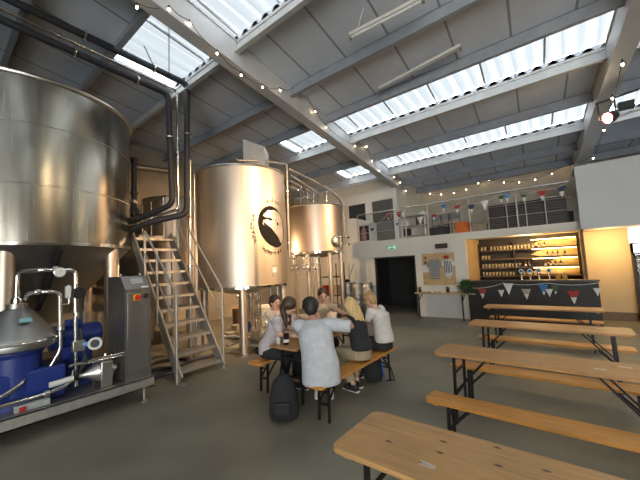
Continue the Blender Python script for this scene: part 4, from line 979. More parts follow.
for k, (x, y, lab, m_) in enumerate(((-7.6, 4.45, 'white plastic drum on the floor behind the stairs', mt_white), (-8.2, 6.2, 'brown plastic drum far behind the logo tank', M('brown_tub', (.25, .14, .07), .5)), (-7.9, 6.9, 'pale plastic drum against the wall behind the logo tank', mt_white))):
    t = thing('plastic_drum', lab, 'drum', (x, y, 0), 'plastic drums by the tanks')
    MB().lathe([(.2, 0), (.23, .03), (.23, .62), (.21, .66)], (x, y, 0), 28).build('drum_body', m_, t)
    MB().torus((x, y, .6), .23, .018, n=28).build('drum_rim', m_, t)
pl_ = thing('pendant_lamp', 'warm pendant lamp hanging in the gap behind the logo tank', 'lamp', (-8.3, 6.6, 2.5))
MB().lathe([(.16, 2.5), (.15, 2.54), (.05, 2.66), (.03, 2.7)], (-8.3, 6.6, 0), 24).build('shade', mt_galv, pl_)
MB().ell((-8.3, 6.6, 2.53), .05).build('bulb', mt_bulb, pl_)
MB().rod((-8.3, 6.6, 2.7), (-8.3, 6.6, roofz(6.6) - .01), .008, 6).build('flex', mt_black, pl_)
# ================================================================ PEOPLE
def applied(mb, name, mat, parent, voxel, smooth_it=6):
    o = mb.build('tmp_' + name, None, parent)
    r = o.modifiers.new('r', 'REMESH'); r.mode = 'VOXEL'; r.voxel_size = voxel; r.use_smooth_shade = True
    s = o.modifiers.new('s', 'SMOOTH'); s.factor = .5; s.iterations = smooth_it
    dg = bpy.context.evaluated_depsgraph_get(); dg.update()
    me = bpy.data.meshes.new_from_object(o.evaluated_get(dg))
    me.name = name; me.materials.clear(); me.materials.append(mat)
    me.polygons.foreach_set('use_smooth', [True] * len(me.polygons))
    old = o.data; bpy.data.objects.remove(o); bpy.data.meshes.remove(old)
    n = bpy.data.objects.new(name, me); col.objects.link(n); n.parent = parent; WL[n.name] = WL[parent.name].copy()
    return n
def frame(f, up=(0, 0, 1)):
    f = V(f).normalized(); r = f.cross(V(up)).normalized(); u = r.cross(f)
    return f, r, u
def person(label, base, J, L):
    """J: joints in hall metres; L: look. The body is one remeshed surface, clothes are child parts."""
    t = thing('person', label, 'person', base, 'group of drinkers at the beer table')
    g = {k: V(v) for k, v in J.items()}
    f, r, u = frame(g['face'])
    bf, br, bu = frame((g['front'].x, g['front'].y, 0))
    pel, che, nec, hd = g['pelvis'], g['chest'], g['neck'], g['head']
    shl, shr = g.get('shl', nec - br * .165 - bu * .05), g.get('shr', nec + br * .165 - bu * .05)
    w = L.get('w', 1.0)
    b = MB()
    spine = [pel - bu * .06, pel + bu * .06, pel.lerp(che, .5), che, nec - bu * .05, nec]
    rad = [(.15 * w, .11), (.15 * w, .115), (.125 * w, .095), (.155 * w, .105), (.12 * w, .075), (.052, .052)]
    b.tube(spine, rad, 16, lat=br)
    b.tube([nec - bu * .04, hd - u * .05 - f * .02], [.054, .05], 12)
    HR = Matrix((r, f, u)).transposed()
    b.ell(hd + u * .02, (.075, .094, .102), HR, 20); b.ell(hd - u * .055 + f * .018, (.055, .068, .06), HR, 16)
    b.tube([hd + f * .085 + u * .02, hd + f * .108 - u * .012], [.011, .016], 8); b.ell(hd - u * .095 + f * .055, (.022, .022, .018), HR, 10)
    for s in (-1, 1): b.ell(hd + r * .074 * s - u * .005 - f * .005, (.012, .02, .03), HR, 10)
    hips = {}
    for s, n_ in ((-1, 'l'), (1, 'r')):
        sh = shl if s < 0 else shr; el, wr = g['el' + n_], g['wr' + n_]
        b.tube([sh.lerp(che, .25), sh, sh.lerp(el, .5), el], [.055, .05, .044, .037], 12)
        b.ell(sh, .054, n=12)
        b.tube([el, el.lerp(wr, .35), wr], [.037, .037, .025], 12)
        d = g.get('hd' + n_, wr - el).normalized() if 'hd' + n_ in g else (wr - el).normalized()
        side = d.cross(V((0, 0, 1)));
        if side.length < .1: side = V((1, 0, 0))
        side.normalize(); nrm = side.cross(d)
        pc_ = wr + d * .05; b.ell(pc_, (.052, .036, .02), Matrix((d, side, nrm)).transposed(), 12)
        for k, (o_, ln) in enumerate(((-.027, .062), (-.009, .074), (.009, .07), (.026, .055))):
            p0 = wr + d * .08 + side * o_; p1 = p0 + d * ln * .55 - nrm * .008; p2 = p1 + (d * .7 - nrm * .7).normalized() * ln * .5
            b.tube([p0 - d * .02, p0, p1, p2], [.0095, .0095, .009, .0075], 8)
        tsd = side * (-1 if s > 0 else 1)
        b.tube([wr + d * .02 + tsd * .018, wr + d * .05 + tsd * .05, wr + d * .085 + tsd * .055 - nrm * .01], [.013, .011, .009], 8)
        hj = pel + br * .09 * s; kn, an = g['kn' + n_], g['an' + n_]; hips[n_] = hj
        b.tube([hj, hj.lerp(kn, .5), kn], [.082, .07, .056], 12)
        b.tube([kn, kn.lerp(an, .35), an], [.056, .052, .036], 12)
        tf = (g.get('toe', bf)); tf = V((tf.x, tf.y, 0)).normalized()
        b.tube([an - tf * .04 - V((0, 0, .035)), an + tf * .06 - V((0, 0, .045)), an + tf * .15 - V((0, 0, .055))], [.036, .038, .024], 10)
    body = applied(b, 'body', L['skin'], t, .0085, 3)
    # face
    for s in (-1, 1):
        MB().ell(hd + f * .083 + r * .032 * s + u * .012, (.013, .008, .007), HR, 10).build('eye', mt_eye, body)
        MB().ell(hd + f * .087 + r * .033 * s + u * .03, (.02, .006, .004), HR, 8).build('eyebrow', L['hairmat'], body)
    MB().ell(hd + f * .083 - u * .053, (.024, .008, .007), HR, 10).build('mouth', mt_lip, body)
    # top
    c = MB(); k = L.get('loose', .022); hem = L.get('hem', -.02)
    c.tube([pel + bu * hem, pel + bu * .1, pel.lerp(che, .55), che, nec - bu * .055, nec - bu * .02], [(.165 * w + k, .125 + k), (.16 * w + k, .125 + k), (.145 * w + k, .11 + k), (.165 * w + k * .8, .115 + k), (.13 * w, .085 + k * .5), (.062, .066)], 18, lat=br)
    sl_ = L.get('sleeve', .75)
    for s, n_ in ((-1, 'l'), (1, 'r')):
        sh = shl if s < 0 else shr; el, wr = g['el' + n_], g['wr' + n_]; kk = k * .8
        c.ell(sh, .062 + k * .3, n=14)
        if sl_ > 0:
            e = sh.lerp(el, min(1, sl_)); c.tube([sh.lerp(che, .35), sh, e], [.085, .066 + kk * .7, .052 + kk * .75], 14)
            if sl_ > 1: c.tube([el, el.lerp(wr, sl_ - 1)], [.05 + kk, .036 + kk * .6], 12)
    applied(c, L.get('top', 't_shirt'), L['topmat'], t, .012, 5)
    # trousers
    c = MB(); c.tube([pel - bu * .075, pel + bu * .1], [(.165 * w, .125), (.158 * w, .122)], 16, lat=br)
    for n_ in 'lr':
        kn, an = g['kn' + n_], g['an' + n_]; q = kn.lerp(an, L.get('leg', .86)); lk = L.get('legw', .018)
        c.tube([hips[n_], hips[n_].lerp(kn, .5), kn], [.092, .082 + lk * .4, .066 + lk], 14); c.tube([kn, q], [.066 + lk, .05 + lk], 14)
    applied(c, 'trousers', L['legmat'], t, .012, 4)
    for n_ in 'lr':
        an = g['an' + n_]; tf = (g.get('toe', bf)); tf = V((tf.x, tf.y, 0)).normalized(); z0 = V((an.x, an.y, 0))
        c = MB(); c.tube([z0 - tf * .06 + V((0, 0, .05)), z0 + tf * .04 + V((0, 0, .052)), z0 + tf * .13 + V((0, 0, .04)), z0 + tf * .19 + V((0, 0, .032))], [.044, .047, .044, .026], 12); c.tube([z0 - tf * .01 + V((0, 0, .05)), an - tf * .01 + V((0, 0, .01))], [.046, .043], 12)
        sh_o = applied(c, 'shoe', L['shoe'], t, .01, 3)
        c = MB(); c.tube([z0 - tf * .07 + V((0, 0, .012)), z0 + tf * .05 + V((0, 0, .012)), z0 + tf * .2 + V((0, 0, .012))], [(.042, .012), (.045, .012), (.034, .012)], 12, lat=tf.cross(V((0, 0, 1)))); c.build('sole', FL['white'], sh_o)
    # hair
    k_s = L.get('hs', 1.08); h = MB(); h.ell(hd + u * .042 - f * .02, (.083 * k_s, .096 * k_s, .093 * k_s), HR, 22); h.ell(hd - f * .048 - u * .005, (.078 * k_s, .065 * k_s, .085 * k_s), HR, 18)
    st_ = L.get('hair', 'short')
    if st_ == 'long':
        for a_ in (-1.15, -.6, 0, .6, 1.15):
            d0 = hd - f * .07 * math.cos(a_) + r * .075 * math.sin(a_ * 1.2)
            h.tube([d0 + u * .04, d0 - u * .06 - f * .02, d0 - V((0, 0, .17)) - f * .015 + L.get('fall', V((0, 0, 0))) * .5, d0 - V((0, 0, .17 + L.get('hlen', .12))) + L.get('fall', V((0, 0, 0)))], [.042, .045, .04, .018], 10)
    if st_ == 'bun':
        h.ell(hd - f * .075 + u * .115, (.045, .042, .042), HR, 14)
        for a_ in range(5): h.ell(hd - f * (.075 + .03 * math.cos(a_ * 1.26)) + u * (.125 + .02 * math.sin(a_ * 2.1)) + r * .03 * math.sin(a_ * 1.26), .02, n=8)
    if st_ == 'curly':
        rr = random.Random(2)
        for k_ in range(70):
            e, q = rr.uniform(-.25, 1.5), rr.uniform(0, 6.28); d = f * math.cos(e) * math.cos(q) + r * math.cos(e) * math.sin(q) + u * math.sin(e)
            if d.dot(f) > .35 and d.dot(u) < .55: continue
            h.ell(hd + u * .035 - f * .015 + V(d) * .1, .024, n=8)
    # carve the face clear: the cap sits back and above
    applied(h, 'hair', L['hairmat'], t, .009, 3)
    return t
mt_eye = M('dark_eye', (.02, .015, .01), .2); mt_lip = M('lip', (.42, .16, .13), .5)
sk1 = M('fair_skin', (.62, .36, .25), .5, var=.05); sk2 = M('pale_skin', (.66, .41, .30), .5, var=.05); sk3 = M('tan_skin', (.46, .24, .15), .5, var=.05)
hb = M('dark_brown_hair', (.05, .028, .016), .5, var=.4, scale=60, stretch=(1, 1, .15), bump=.3); hk = M('black_hair', (.014, .011, .009), .55, var=.4, scale=60, bump=.4)
hbl = M('long_blonde_hair', (.62, .43, .19), .45, var=.3, scale=60, stretch=(1, 1, .12), bump=.3); hbl2 = M('dark_blonde_hair', (.42, .26, .11), .5, var=.35, scale=60, bump=.3)
cl = lambda n_, c: M(n_, c, .85, var=.08, scale=14, bump=.15)
tee_w, tee_g, tee_k, tee_c, tee_p = cl('white_cotton', (.50, .51, .535)), cl('pale_lilac_cotton', (.50, .45, .46)), cl('black_cotton', (.018, .018, .02)), cl('cream_cotton', (.55, .47, .36)), cl('off_white_cotton', (.62, .59, .54))
tr_k, tr_kh, tr_b = cl('black_trousers_cloth', (.018, .018, .02)), cl('khaki_trousers_cloth', (.36, .29, .18)), cl('charcoal_trousers_cloth', (.035, .03, .03))
sho_w, sho_k = M('pale_trainer', (.5, .47, .42), .6), M('dark_shoe', (.03, .028, .028), .5)
# man with his back to the camera at the near end of the right bench
person('man in pale loose t-shirt with short dark hair, seated with his back to the camera', (-2.52, 3.02, 0), dict(
    pelvis=(-2.46, 3.01, .575), chest=(-2.62, 3.13, 1.0), neck=(-2.705, 3.19, 1.18), head=(-2.76, 3.22, 1.29), face=(-.75, .62, -.35), front=(-.55, .83, 0),
    shl=(-2.83, 3.08, 1.08), shr=(-2.54, 3.28, 1.09), ell=(-2.90, 3.26, .88), wrl=(-3.02, 3.46, .83), elr=(-2.27, 3.44, 1.05), wrr=(-2.46, 3.62, 1.10), hdr=(-.8, .3, .1),
    knl=(-2.88, 3.40, .56), knr=(-2.70, 3.48, .57), anl=(-2.96, 3.52, .10), anr=(-2.80, 3.62, .10), toe=(-.6, .8, 0)),
    dict(skin=sk3, hairmat=hk, hair='curly', topmat=tee_w, legmat=tr_k, shoe=sho_w, loose=.05, hem=-.125, sleeve=.97, w=1.12, hs=1.22))
person('woman with long dark brown hair in a lilac top, leaning on the table at left', (-3.78, 3.38, 0), dict(
    pelvis=(-3.78, 3.38, .57), chest=(-3.62, 3.41, .96), neck=(-3.48, 3.43, 1.14), head=(-3.38, 3.45, 1.255), face=(.78, .30, -.5), front=(1, .12, 0),
    ell=(-3.42, 3.62, .86), wrl=(-3.20, 3.50, .83), elr=(-3.46, 3.30, .87), wrr=(-3.24, 3.44, .83), knl=(-3.40, 3.60, .54), knr=(-3.42, 3.42, .54), anl=(-3.44, 3.62, .1), anr=(-3.56, 3.42, .1)),
    dict(skin=sk2, hairmat=hb, hair='long', hlen=.14, hs=1.2, topmat=tee_g, legmat=tr_k, shoe=sho_k, sleeve=.8, w=.92))
person('dark-haired person in cream shirt, mostly hidden behind the woman in lilac', (-3.9, 3.86, 0), dict(
    pelvis=(-3.86, 3.84, .57), chest=(-3.99, 3.81, .98), neck=(-4.03, 3.79, 1.13), head=(-4.02, 3.77, 1.255), face=(.95, -.1, -.2), front=(1, -.05, 0),
    ell=(-3.72, 4.02, .92), wrl=(-3.42, 4.0, .84), elr=(-3.80, 3.65, .88), wrr=(-3.55, 3.80, .82), knl=(-3.42, 3.92, .54), knr=(-3.42, 3.78, .54), anl=(-3.45, 3.92, .1), anr=(-3.5, 3.78, .1)),
    dict(skin=sk1, hairmat=hk, hair='short', topmat=tee_c, legmat=tr_b, shoe=sho_k, sleeve=.8))
person('woman in pale top facing the camera, one bare arm stretched across the table', (-3.72, 4.5, 0), dict(
    pelvis=(-3.76, 4.52, .57), chest=(-3.66, 4.50, 1.0), neck=(-3.57, 4.50, 1.17), head=(-3.53, 4.47, 1.31), face=(.72, -.62, -.35), front=(.95, -.3, 0),
    shl=(-3.48, 4.62, 1.10), ell=(-3.22, 4.62, 1.0), wrl=(-2.98, 4.50, .96), elr=(-3.45, 4.25, .88), wrr=(-3.24, 4.18, .83), knl=(-3.38, 4.56, .54), knr=(-3.38, 4.40, .54), anl=(-3.42, 4.56, .1), anr=(-3.45, 4.40, .1)),
    dict(skin=sk2, hairmat=hb, hair='short', topmat=tee_c, legmat=tr_b, shoe=sho_k, sleeve=.4, w=.92))
person('woman with long loose blonde hair in a black top and khaki trousers', (-2.46, 3.92, 0), dict(
    pelvis=(-2.45, 3.95, .57), chest=(-2.52, 3.96, .95), neck=(-2.57, 3.97, 1.11), head=(-2.63, 3.98, 1.215), face=(-.82, .35, -.45), front=(-1, .1, 0),
    ell=(-2.68, 3.78, .92), wrl=(-2.90, 3.92, .84), elr=(-2.72, 4.14, .88), wrr=(-2.94, 4.08, .83), knl=(-2.82, 3.86, .55), knr=(-2.84, 4.02, .55), anl=(-2.62, 3.95, .1), anr=(-2.66, 4.12, .1)),
    dict(skin=sk1, hairmat=hbl, hair='long', hlen=.30, fall=V((.17, .0, 0)), hem=.06, topmat=tee_k, legmat=tr_kh, legw=.03, shoe=sho_k, sleeve=.55, w=.92))
person('woman with hair in a bun and white t-shirt, in profile at bench far end', (-2.42, 4.56, 0), dict(
    pelvis=(-2.42, 4.58, .57), chest=(-2.45, 4.57, .99), neck=(-2.53, 4.56, 1.13), head=(-2.62, 4.56, 1.235), face=(-.84, .0, -.5), front=(-1, 0, 0),
    ell=(-2.64, 4.38, .90), wrl=(-2.86, 4.46, .90), elr=(-2.70, 4.76, .88), wrr=(-2.92, 4.66, .84), knl=(-2.84, 4.48, .55), knr=(-2.84, 4.66, .55), anl=(-2.86, 4.48, .1), anr=(-2.86, 4.66, .1)),
    dict(skin=sk1, hairmat=hbl2, hair='bun', topmat=tee_p, legmat=tr_k, shoe=sho_k, sleeve=.7, w=.95, hem=.04))
# ---- drinks on their table
def cup(name, label, x, y, r, h, mat, fill=None, cat='glass'):
    t = thing(name, label, cat, (x, y, .77), 'drinks on the occupied table')
    MB().lathe([(r * .75, 0), (r * .78, .004), (r, h), (r * .93, h), (r * .7, .008)], (x, y, .77), 18).build('cup_body', mat, t)
    if fill: MB().lathe([(r * .68, .01), (r * .86, h * .7)], (x, y, .77), 16).build('drink', fill, t)
    return t
gls = glass('drink_glass', (.8, .78, .72), .7)
dk = M('dark_beer', (.015, .008, .004), .2); pale = M('pale_ale', (.55, .30, .05), .2)
d_ = onz(286.5, 344.5, .77); cup('pint_glass', 'pint of dark beer with a white label beside the woman in lilac', d_.x, d_.y, .043, .15, M('dark_glass', (.02, .012, .01), .1))
dg_ = bpy.data.objects[[o.name for o in col.objects if o.get('label', '').startswith('pint of dark beer')][0]]
wl_ = MB(); wl_.lathe([(.0405, .035), (.0425, .075)], (d_.x, d_.y, .77), 18); wl_.build('paper_label', FL['white'], dg_)
d_ = onz(278.5, 344.5, .77); cup('pint_glass', 'small clear glass left of the dark pint', d_.x, d_.y, .036, .10, gls)
cup('pint_glass', 'half full pale ale glass in the middle of the occupied table', -3.12, 4.05, .04, .14, gls, pale)
cup('pint_glass', 'pale ale glass at the far end of the occupied table', -3.15, 4.72, .04, .14, gls, pale)
# ---- bags
bk = thing('backpack', 'black backpack standing on the floor against the near end of the table', 'backpack', (-2.88, 2.80, 0), 'bags on the floor')
q = MB(); c0 = V((-2.90, 2.80, 0)); ex_ = V((.80, .60, 0)); ey_ = V((-.60, .80, 0))
q.tube([c0 + V((0, 0, .02)), c0 + V((0, 0, .10)), c0 + V((0, 0, .28)) + ey_ * .01, c0 + V((0, 0, .44)) + ey_ * .03, c0 + V((0, 0, .52)) + ey_ * .04], [(.165, .10), (.185, .12), (.175, .115), (.135, .09), (.06, .045)], 20, lat=ex_)
cb_ = cl('black_backpack_fabric', (.014, .014, .016)); applied(q, 'bag_body', cb_, bk, .014, 4)
q = MB(); q.tube([c0 - ey_ * .105 + V((0, 0, .05)), c0 - ey_ * .13 + V((0, 0, .14)), c0 - ey_ * .115 + V((0, 0, .25))], [(.09, .035), (.11, .05), (.095, .03)], 16, lat=ex_); applied(q, 'front_pocket', cb_, bk, .012, 3)
MB().tube([c0 - ey_ * .145 + ex_ * -.09 + V((0, 0, .23)), c0 - ey_ * .15 + V((0, 0, .25)), c0 - ey_ * .145 + ex_ * .09 + V((0, 0, .23))], .006, 6).build('zip', mt_dark, bk)
for s in (-1, 1): MB().tube([c0 + ey_ * .06 + ex_ * .07 * s + V((0, 0, .46)), c0 + ey_ * .14 + ex_ * .10 * s + V((0, 0, .36)), c0 + ey_ * .12 + ex_ * .12 * s + V((0, 0, .12))], [(.024, .008)] * 3, 8).build('shoulder_strap', mt_black, bk)
MB().torus(c0 + ey_ * .05 + V((0, 0, .535)), .035, .009, ex_, 20).build('carry_loop', mt_black, bk)
b2 = thing('shoulder_bag', 'black bag with a blue trim under the far end of the right bench', 'bag', (-2.62, 4.62, 0), 'bags on the floor')
q = MB(); c0 = V((-2.56, 4.42, 0)); q.tube([c0 + V((0, 0, .02)), c0 + V((0, 0, .1)), c0 + V((0, 0, .26)), c0 + V((0, 0, .33))], [(.13, .06), (.15, .08), (.14, .07), (.11, .03)], 18, lat=(.8, .6, 0)); applied(q, 'bag_body', cb_, b2, .014, 3)
MB().tube([c0 + V((.1, .085, .3)), c0 + V((.12, .09, .15)), c0 + V((.13, .10, .05))], .012, 8).build('blue_trim', M('blue_webbing', (.03, .1, .5), .6), b2)
MB().tube([c0 + V((.10, .08, .31)), c0 + V((.2, .2, .2)), c0 + V((.24, .22, .012)), c0 + V((.14, .14, .012))], .012, 8).build('strap', mt_black, b2)
# ================================================================ UPSTAIRS BEHIND THE RAILING
YR = W + .06
rg = thing('balcony_railing', 'steel balcony railing with wire mid rails along the upper floor edge', 'railing', (-3.0, YR, MZ))
ra, rb_ = ony(357, 215, YR), ony(569, 181.8, YR)
rz = 3.70
MB().rod((ra.x, YR, rz), (rb_.x, YR, rz), .026, 12).build('handrail', mt_chrome, rg)
for k, px in enumerate((404.5, 427, 469, 517)):
    x = ony(px, 210, YR).x
    MB().rod((x, YR, MZ), (x, YR, rz - .02), .022, 10).build('post', mt_steel, rg)
MB().rod((ra.x, YR, MZ), (ra.x, YR, rz), .022, 10).build('post', mt_steel, rg)
for z in (2.98, 3.30): MB().rod((ra.x, YR, z), (rb_.x, YR, z), .008, 8).build('mid_rail', mt_steel, rg)
# bunting on the railing
ybu = YR - .05
bu_ = lambda x, y_: ony(x, y_, ybu)
fl_ = [(bu_(372, 228), 'navy', .5, .9), (bu_(388, 214), 'red', .4, .9), (bu_(398.5, 212), 'red', .35, 1.1), (bu_(397, 223), 'blue', .5, .7), (bu_(403, 213), 'white', .4, .7), (bu_(420, 217), 'white', .3, 1.1), (bu_(433.5, 214), 'red', .5, .85), (bu_(443, 204.5), 'blue', .5, 1.0), (bu_(457, 205.5), 'red', .5, 1.0), (bu_(471, 204.5), 'navy', .5, 1.1),
       (bu_(484.5, 200.5), 'white', .3, 1.25), (bu_(501, 195.5), 'green', .5, .85), (bu_(506.5, 193.5), 'blue', .5, 1.0), (bu_(523.5, 193), 'green', .5, 1.0), (bu_(541.5, 190.5), 'red', .5, 1.15), (bu_(561, 186), 'navy', .5, 1.15)]
bunting('long string of coloured pennants along the balcony railing', 'strings of bunting', [bu_(371, 228), bu_(389, 213), bu_(405, 212), bu_(434, 214), bu_(470, 204), bu_(500, 195), bu_(542, 190), bu_(567, 183)], fl_, .19, .25)
# things stored on the upper floor, given as px extents on a depth plane
def stand(px0, px1, py, Y, name, label, cat, mat, d=.4, z0=MZ, group=None, trim=None):
    a, b = ony(px0, py, Y), ony(px1, py, Y); x0, x1, z1 = a.x, b.x, (a.z + b.z) / 2
    t = thing(name, label, cat, ((x0 + x1) / 2, Y + d / 2, z0), group)
    return t, x0, x1, z1
def crate(px0, px1, py, Y, name, label, cat, mat, d=.4, z0=MZ, group=None):
    t, x0, x1, z1 = stand(px0, px1, py, Y, name, label, cat, mat, d, z0, group)
    th = .02; h = z1 - z0
    q = MB(); q.span((x0, Y, z0), (x1, Y + d, z0 + th)); q.span((x0, Y, z0), (x0 + th, Y + d, z1)); q.span((x1 - th, Y, z0), (x1, Y + d, z1)); q.span((x0, Y, z0), (x1, Y + th, z1)); q.span((x0, Y + d - th, z0), (x1, Y + d, z1))
    q.build('crate_body', mat, t, smooth=False)
    for k in range(3): MB().span((x0 - .012, Y - .012, z0 + h * (.15 + .36 * k)), (x1 + .012, Y - .001, z0 + h * (.25 + .36 * k))).build('rib', mat, t, smooth=False)
    return t
crate(454.5, 469, 221.5, 11.0, 'plastic_crate', 'bright orange plastic crate behind the balcony railing', 'crate', mt_orange)
crate(470, 487, 224, 11.0, 'storage_box', 'tan storage box on the upper floor just right of the orange crate', 'box', M('tan_board', (.34, .26, .17), .7))
crate(428, 445, 227, 11.1, 'storage_box', 'black low storage box behind the railing, left of the grey chairs', 'box', mt_dark)
# steel framed chairs
def chair(px, Y, label):
    x = ony(px, 225, Y).x; t = thing('stacking_chair', label, 'chair', (x, Y, MZ), 'stacking chairs upstairs')
    MB().span((x - .2, Y - .2, MZ + .43), (x + .2, Y + .2, MZ + .46)).build('seat', M('grey_seat', (.25, .25, .25), .6), t, bevel=.01)
    q = MB(); q.tube([(x - .19, Y + .19, MZ), (x - .19, Y + .2, MZ + .83), (x + .19, Y + .2, MZ + .83), (x + .19, Y + .19, MZ)], .014, 8); q.build('back_frame', mt_black, t)
    MB().span((x - .17, Y + .19, MZ + .62), (x + .17, Y + .21, MZ + .8)).build('backrest', M('grey_back', (.22, .22, .22), .6), t)
    for s in (-1, 1): MB().rod((x + .18 * s, Y - .18, MZ), (x + .18 * s, Y - .18, MZ + .44), .013, 8).build('leg', mt_black, t)
chair(436, 11.6, 'black-framed chair behind the railing above the wall speaker, left one')
chair(444.5, 11.6, 'black-framed chair behind the railing, middle one of three')
chair(453, 11.6, 'black-framed chair behind the railing beside the orange crate')
# dark slatted screens behind the railing
for k, (p0, p1, py, lab) in enumerate(((487, 505, 207, 'left dark slatted cabinet behind the balcony railing'), (505.5, 524, 203.5, 'second dark slatted cabinet from left behind the balcony railing'), (524.5, 543.5, 200.5, 'third dark slatted cabinet from left behind the balcony railing'), (544, 566, 197.5, 'rightmost dark slatted cabinet behind the balcony railing'))):
    t, x0, x1, z1 = stand(p0, p1, py, 10.75, 'slatted_cabinet', lab, 'cabinet', mt_dark, .5, MZ, 'slatted cabinets upstairs')
    z1 = 3.40
    MB().span((x0, 10.78, MZ), (x1 - .01, 11.25, z1)).build('cabinet_body', mt_dark, t, smooth=False)
    q = MB()
    for j in range(9): q.span((x0 + .03, 10.755, MZ + .06 + .078 * j), (x1 - .04, 10.779, MZ + .105 + .078 * j))
    q.build('slats', M('dark_brown_slat', (.07, .055, .05), .5), t, smooth=False)
    e = MB(); e.span((x0 - .005, 10.74, MZ), (x0 + .02, 10.779, z1 + .02)); e.span((x0, 10.74, z1), (x1 - .01, 10.779, z1 + .025)); e.build('edge_frame', mt_galv, t, smooth=False)
# white partition box with a poster, rack and clutter at the left end
a, b = ony(346, 216, 10.7), ony(369, 216, 10.7)
wb_ = thing('white_cupboard', 'white sloping-topped cupboard at the left end of the balcony', 'cupboard', ((a.x + b.x) / 2, 10.95, MZ))
MB().prism([(a.x, MZ), (b.x, MZ), (b.x, 3.42), (a.x + .35, 3.66), (a.x, 3.66)], (0, 11.25, 0), (1, 0, 0), (0, 0, 1), .55).build('cupboard_body', mt_wall, wb_, smooth=False)
MB().span((b.x - .46, 10.685, MZ + .08), (b.x - .04, 10.699, 3.3)).build('opening_panel', mt_dark, wb_, smooth=False)
pp_ = thing('coat', 'pinkish coat hanging in the dark front of the white cupboard', 'coat', (b.x - .25, 10.62, MZ + .1))
MB().tube([(b.x - .25, 10.64, MZ + .1), (b.x - .25, 10.63, MZ + .3), (b.x - .24, 10.64, MZ + .52), (b.x - .25, 10.65, MZ + .6)], [(.11, .03), (.12, .04), (.09, .035), (.03, .02)], 14, lat=(1, 0, 0)).build('cloth', M('pink_cloth', (.38, .2, .17), .8), pp_)
MB().ell((b.x - .25, 10.65, MZ + .64), (.05, .03, .03)).build('hood', M('pink_hood', (.5, .33, .27), .8), pp_)
ck = thing('steel_trolley', 'steel shelf trolley behind the railing below the red pennants', 'trolley', ony(414, 228, 11.0))
xa_, xb_ = ony(403, 228, 11.0).x, ony(427, 228, 11.0).x
for z in (MZ + .1, MZ + .45, MZ + .8): MB().span((xa_, 10.85, z), (xb_, 11.25, z + .02)).build('shelf', mt_galv, ck, smooth=False)
for x in (xa_ + .015, xb_ - .015):
    for y in (10.87, 11.23): MB().rod((x, y, MZ), (x, y, MZ + .95), .014, 8).build('post', mt_steel, ck)
for k, (x, z, c, lab) in enumerate(((xa_ + .14, MZ + .12, mt_dark, 'black bottle crate low on the steel trolley'), (xb_ - .26, MZ + .47, M('brown_box', (.1, .075, .055), .7), 'dark brown box on the middle of the steel trolley'), (xb_ - .12, MZ + .82, FL['white'], 'white folded cloth on top of the steel trolley'), (xa_ + .16, MZ + .47, FL['white'], 'white tub on the left of the steel trolley'))):
    t = thing('box', lab, 'box', (x, 11.05, z), 'boxes on the steel trolley')
    MB().span((x - .1, 10.92, z), (x + .1, 11.18, z + (.27, .28, .1, .2)[k])).build('box_body', c, t, bevel=.01)
    MB().span((x - .104, 10.916, z + (.2, .2, .08, .15)[k]), (x + .104, 11.184, z + (.23, .23, .09, .18)[k])).build('lid_band', c, t)
# lamp-post like grey cabinet at far end by the box
t, x0, x1, z1 = stand(566.5, 572, 209, 10.9, 'bin', 'small dark bin at the right end of the upper floor', 'bin', mt_dark, .3)
MB().lathe([(.1, MZ), (.13, MZ + .02), (.14, MZ + .3), (.12, MZ + .32)], ((x0 + x1) / 2 - .05, 11.0, 0), 18).build('bin_body', mt_dark, t)
MB().lathe([(.145, MZ + .3), (.145, MZ + .33), (.03, MZ + .36)], ((x0 + x1) / 2 - .05, 11.0, 0), 18).build('lid', mt_black, t)
# ================================================================ HANGING LIGHTS
def festoon(label, pts, sagd=.06):
    s = thing('festoon_lights', label, 'string lights', pts[0], 'strings of warm festoon bulbs')
    cord = MB()
    for i in range(len(pts) - 1): cord.tube(sag(pts[i], pts[i + 1], sagd * min(1, (V(pts[i]) - V(pts[i + 1])).length), 6), .005, 6)
    cord.build('cord', mt_black, s)
    for p in pts[1:] if len(pts) > 4 else pts:
        p = V(p)
        so = MB().lathe([(.012, -.045), (.012, 0), (.007, .01)], p, 10).build('bulb_socket', mt_black, s)
        MB().ell(p - V((0, 0, .065)), (.017, .017, .022), n=10).build('bulb', mt_bulb, so)
    return s
XB = -4.42
near_b = [onx(x, y_, XB) for x, y_ in ((110, -22), (137, 3), (169, 5.5), (189.5, 20), (217, 50), (241, 72), (262.5, 84), (280, 87.5))]
B2 = [V((XB - .075 * (onx(x, y_, XB).y - 5), 0, 0)) for x, y_ in ()]
festoon('string of warm bulbs along the pale roof beam, its nearer half', near_b, .12)
def onbeam(x, y_):   # along the right face of the beam
    p = onx(x, y_, -4.5)
    for _ in range(5): p = onx(x, y_, r1r(p.y) + .06)
    return p
far_b = [onbeam(x, y_) for x, y_ in ((280, 88), (294.5, 87), (304.5, 90), (315, 109), (326, 125), (355, 144), (366, 145), (372, 159), (379, 169), (394, 175.5), (400, 181), (405.5, 189.5))]
festoon('string of warm bulbs along the pale roof beam, running to the back wall', [p for p in far_b if p.y < WU - .1], .1)
YFs = WU - .25
festoon('string of warm bulbs across the upper back wall', [ony(x, y_, YFs) for x, y_ in ((409, 196), (413.7, 197.3), (417.5, 189), (430, 192.4), (441, 193), (453.7, 191.6), (466, 188), (478, 181.7), (489, 178.7), (503.7, 180.8), (519, 180.6), (535, 178), (551.7, 172), (567, 163))], .07)
def onb2(x, y_):
    p = onx(x, y_, .8)
    return V((p.x, p.y, p.z))
festoon('short string of warm bulbs on the right-hand roof beam', [ony(x, y_, Y_) for x, y_, Y_ in ((567, 163, 13.5), (593, 156, 11.6), (603.5, 127.5, 9.2), (612, 95, 7.4), (622, 60, 5.8))], .08)
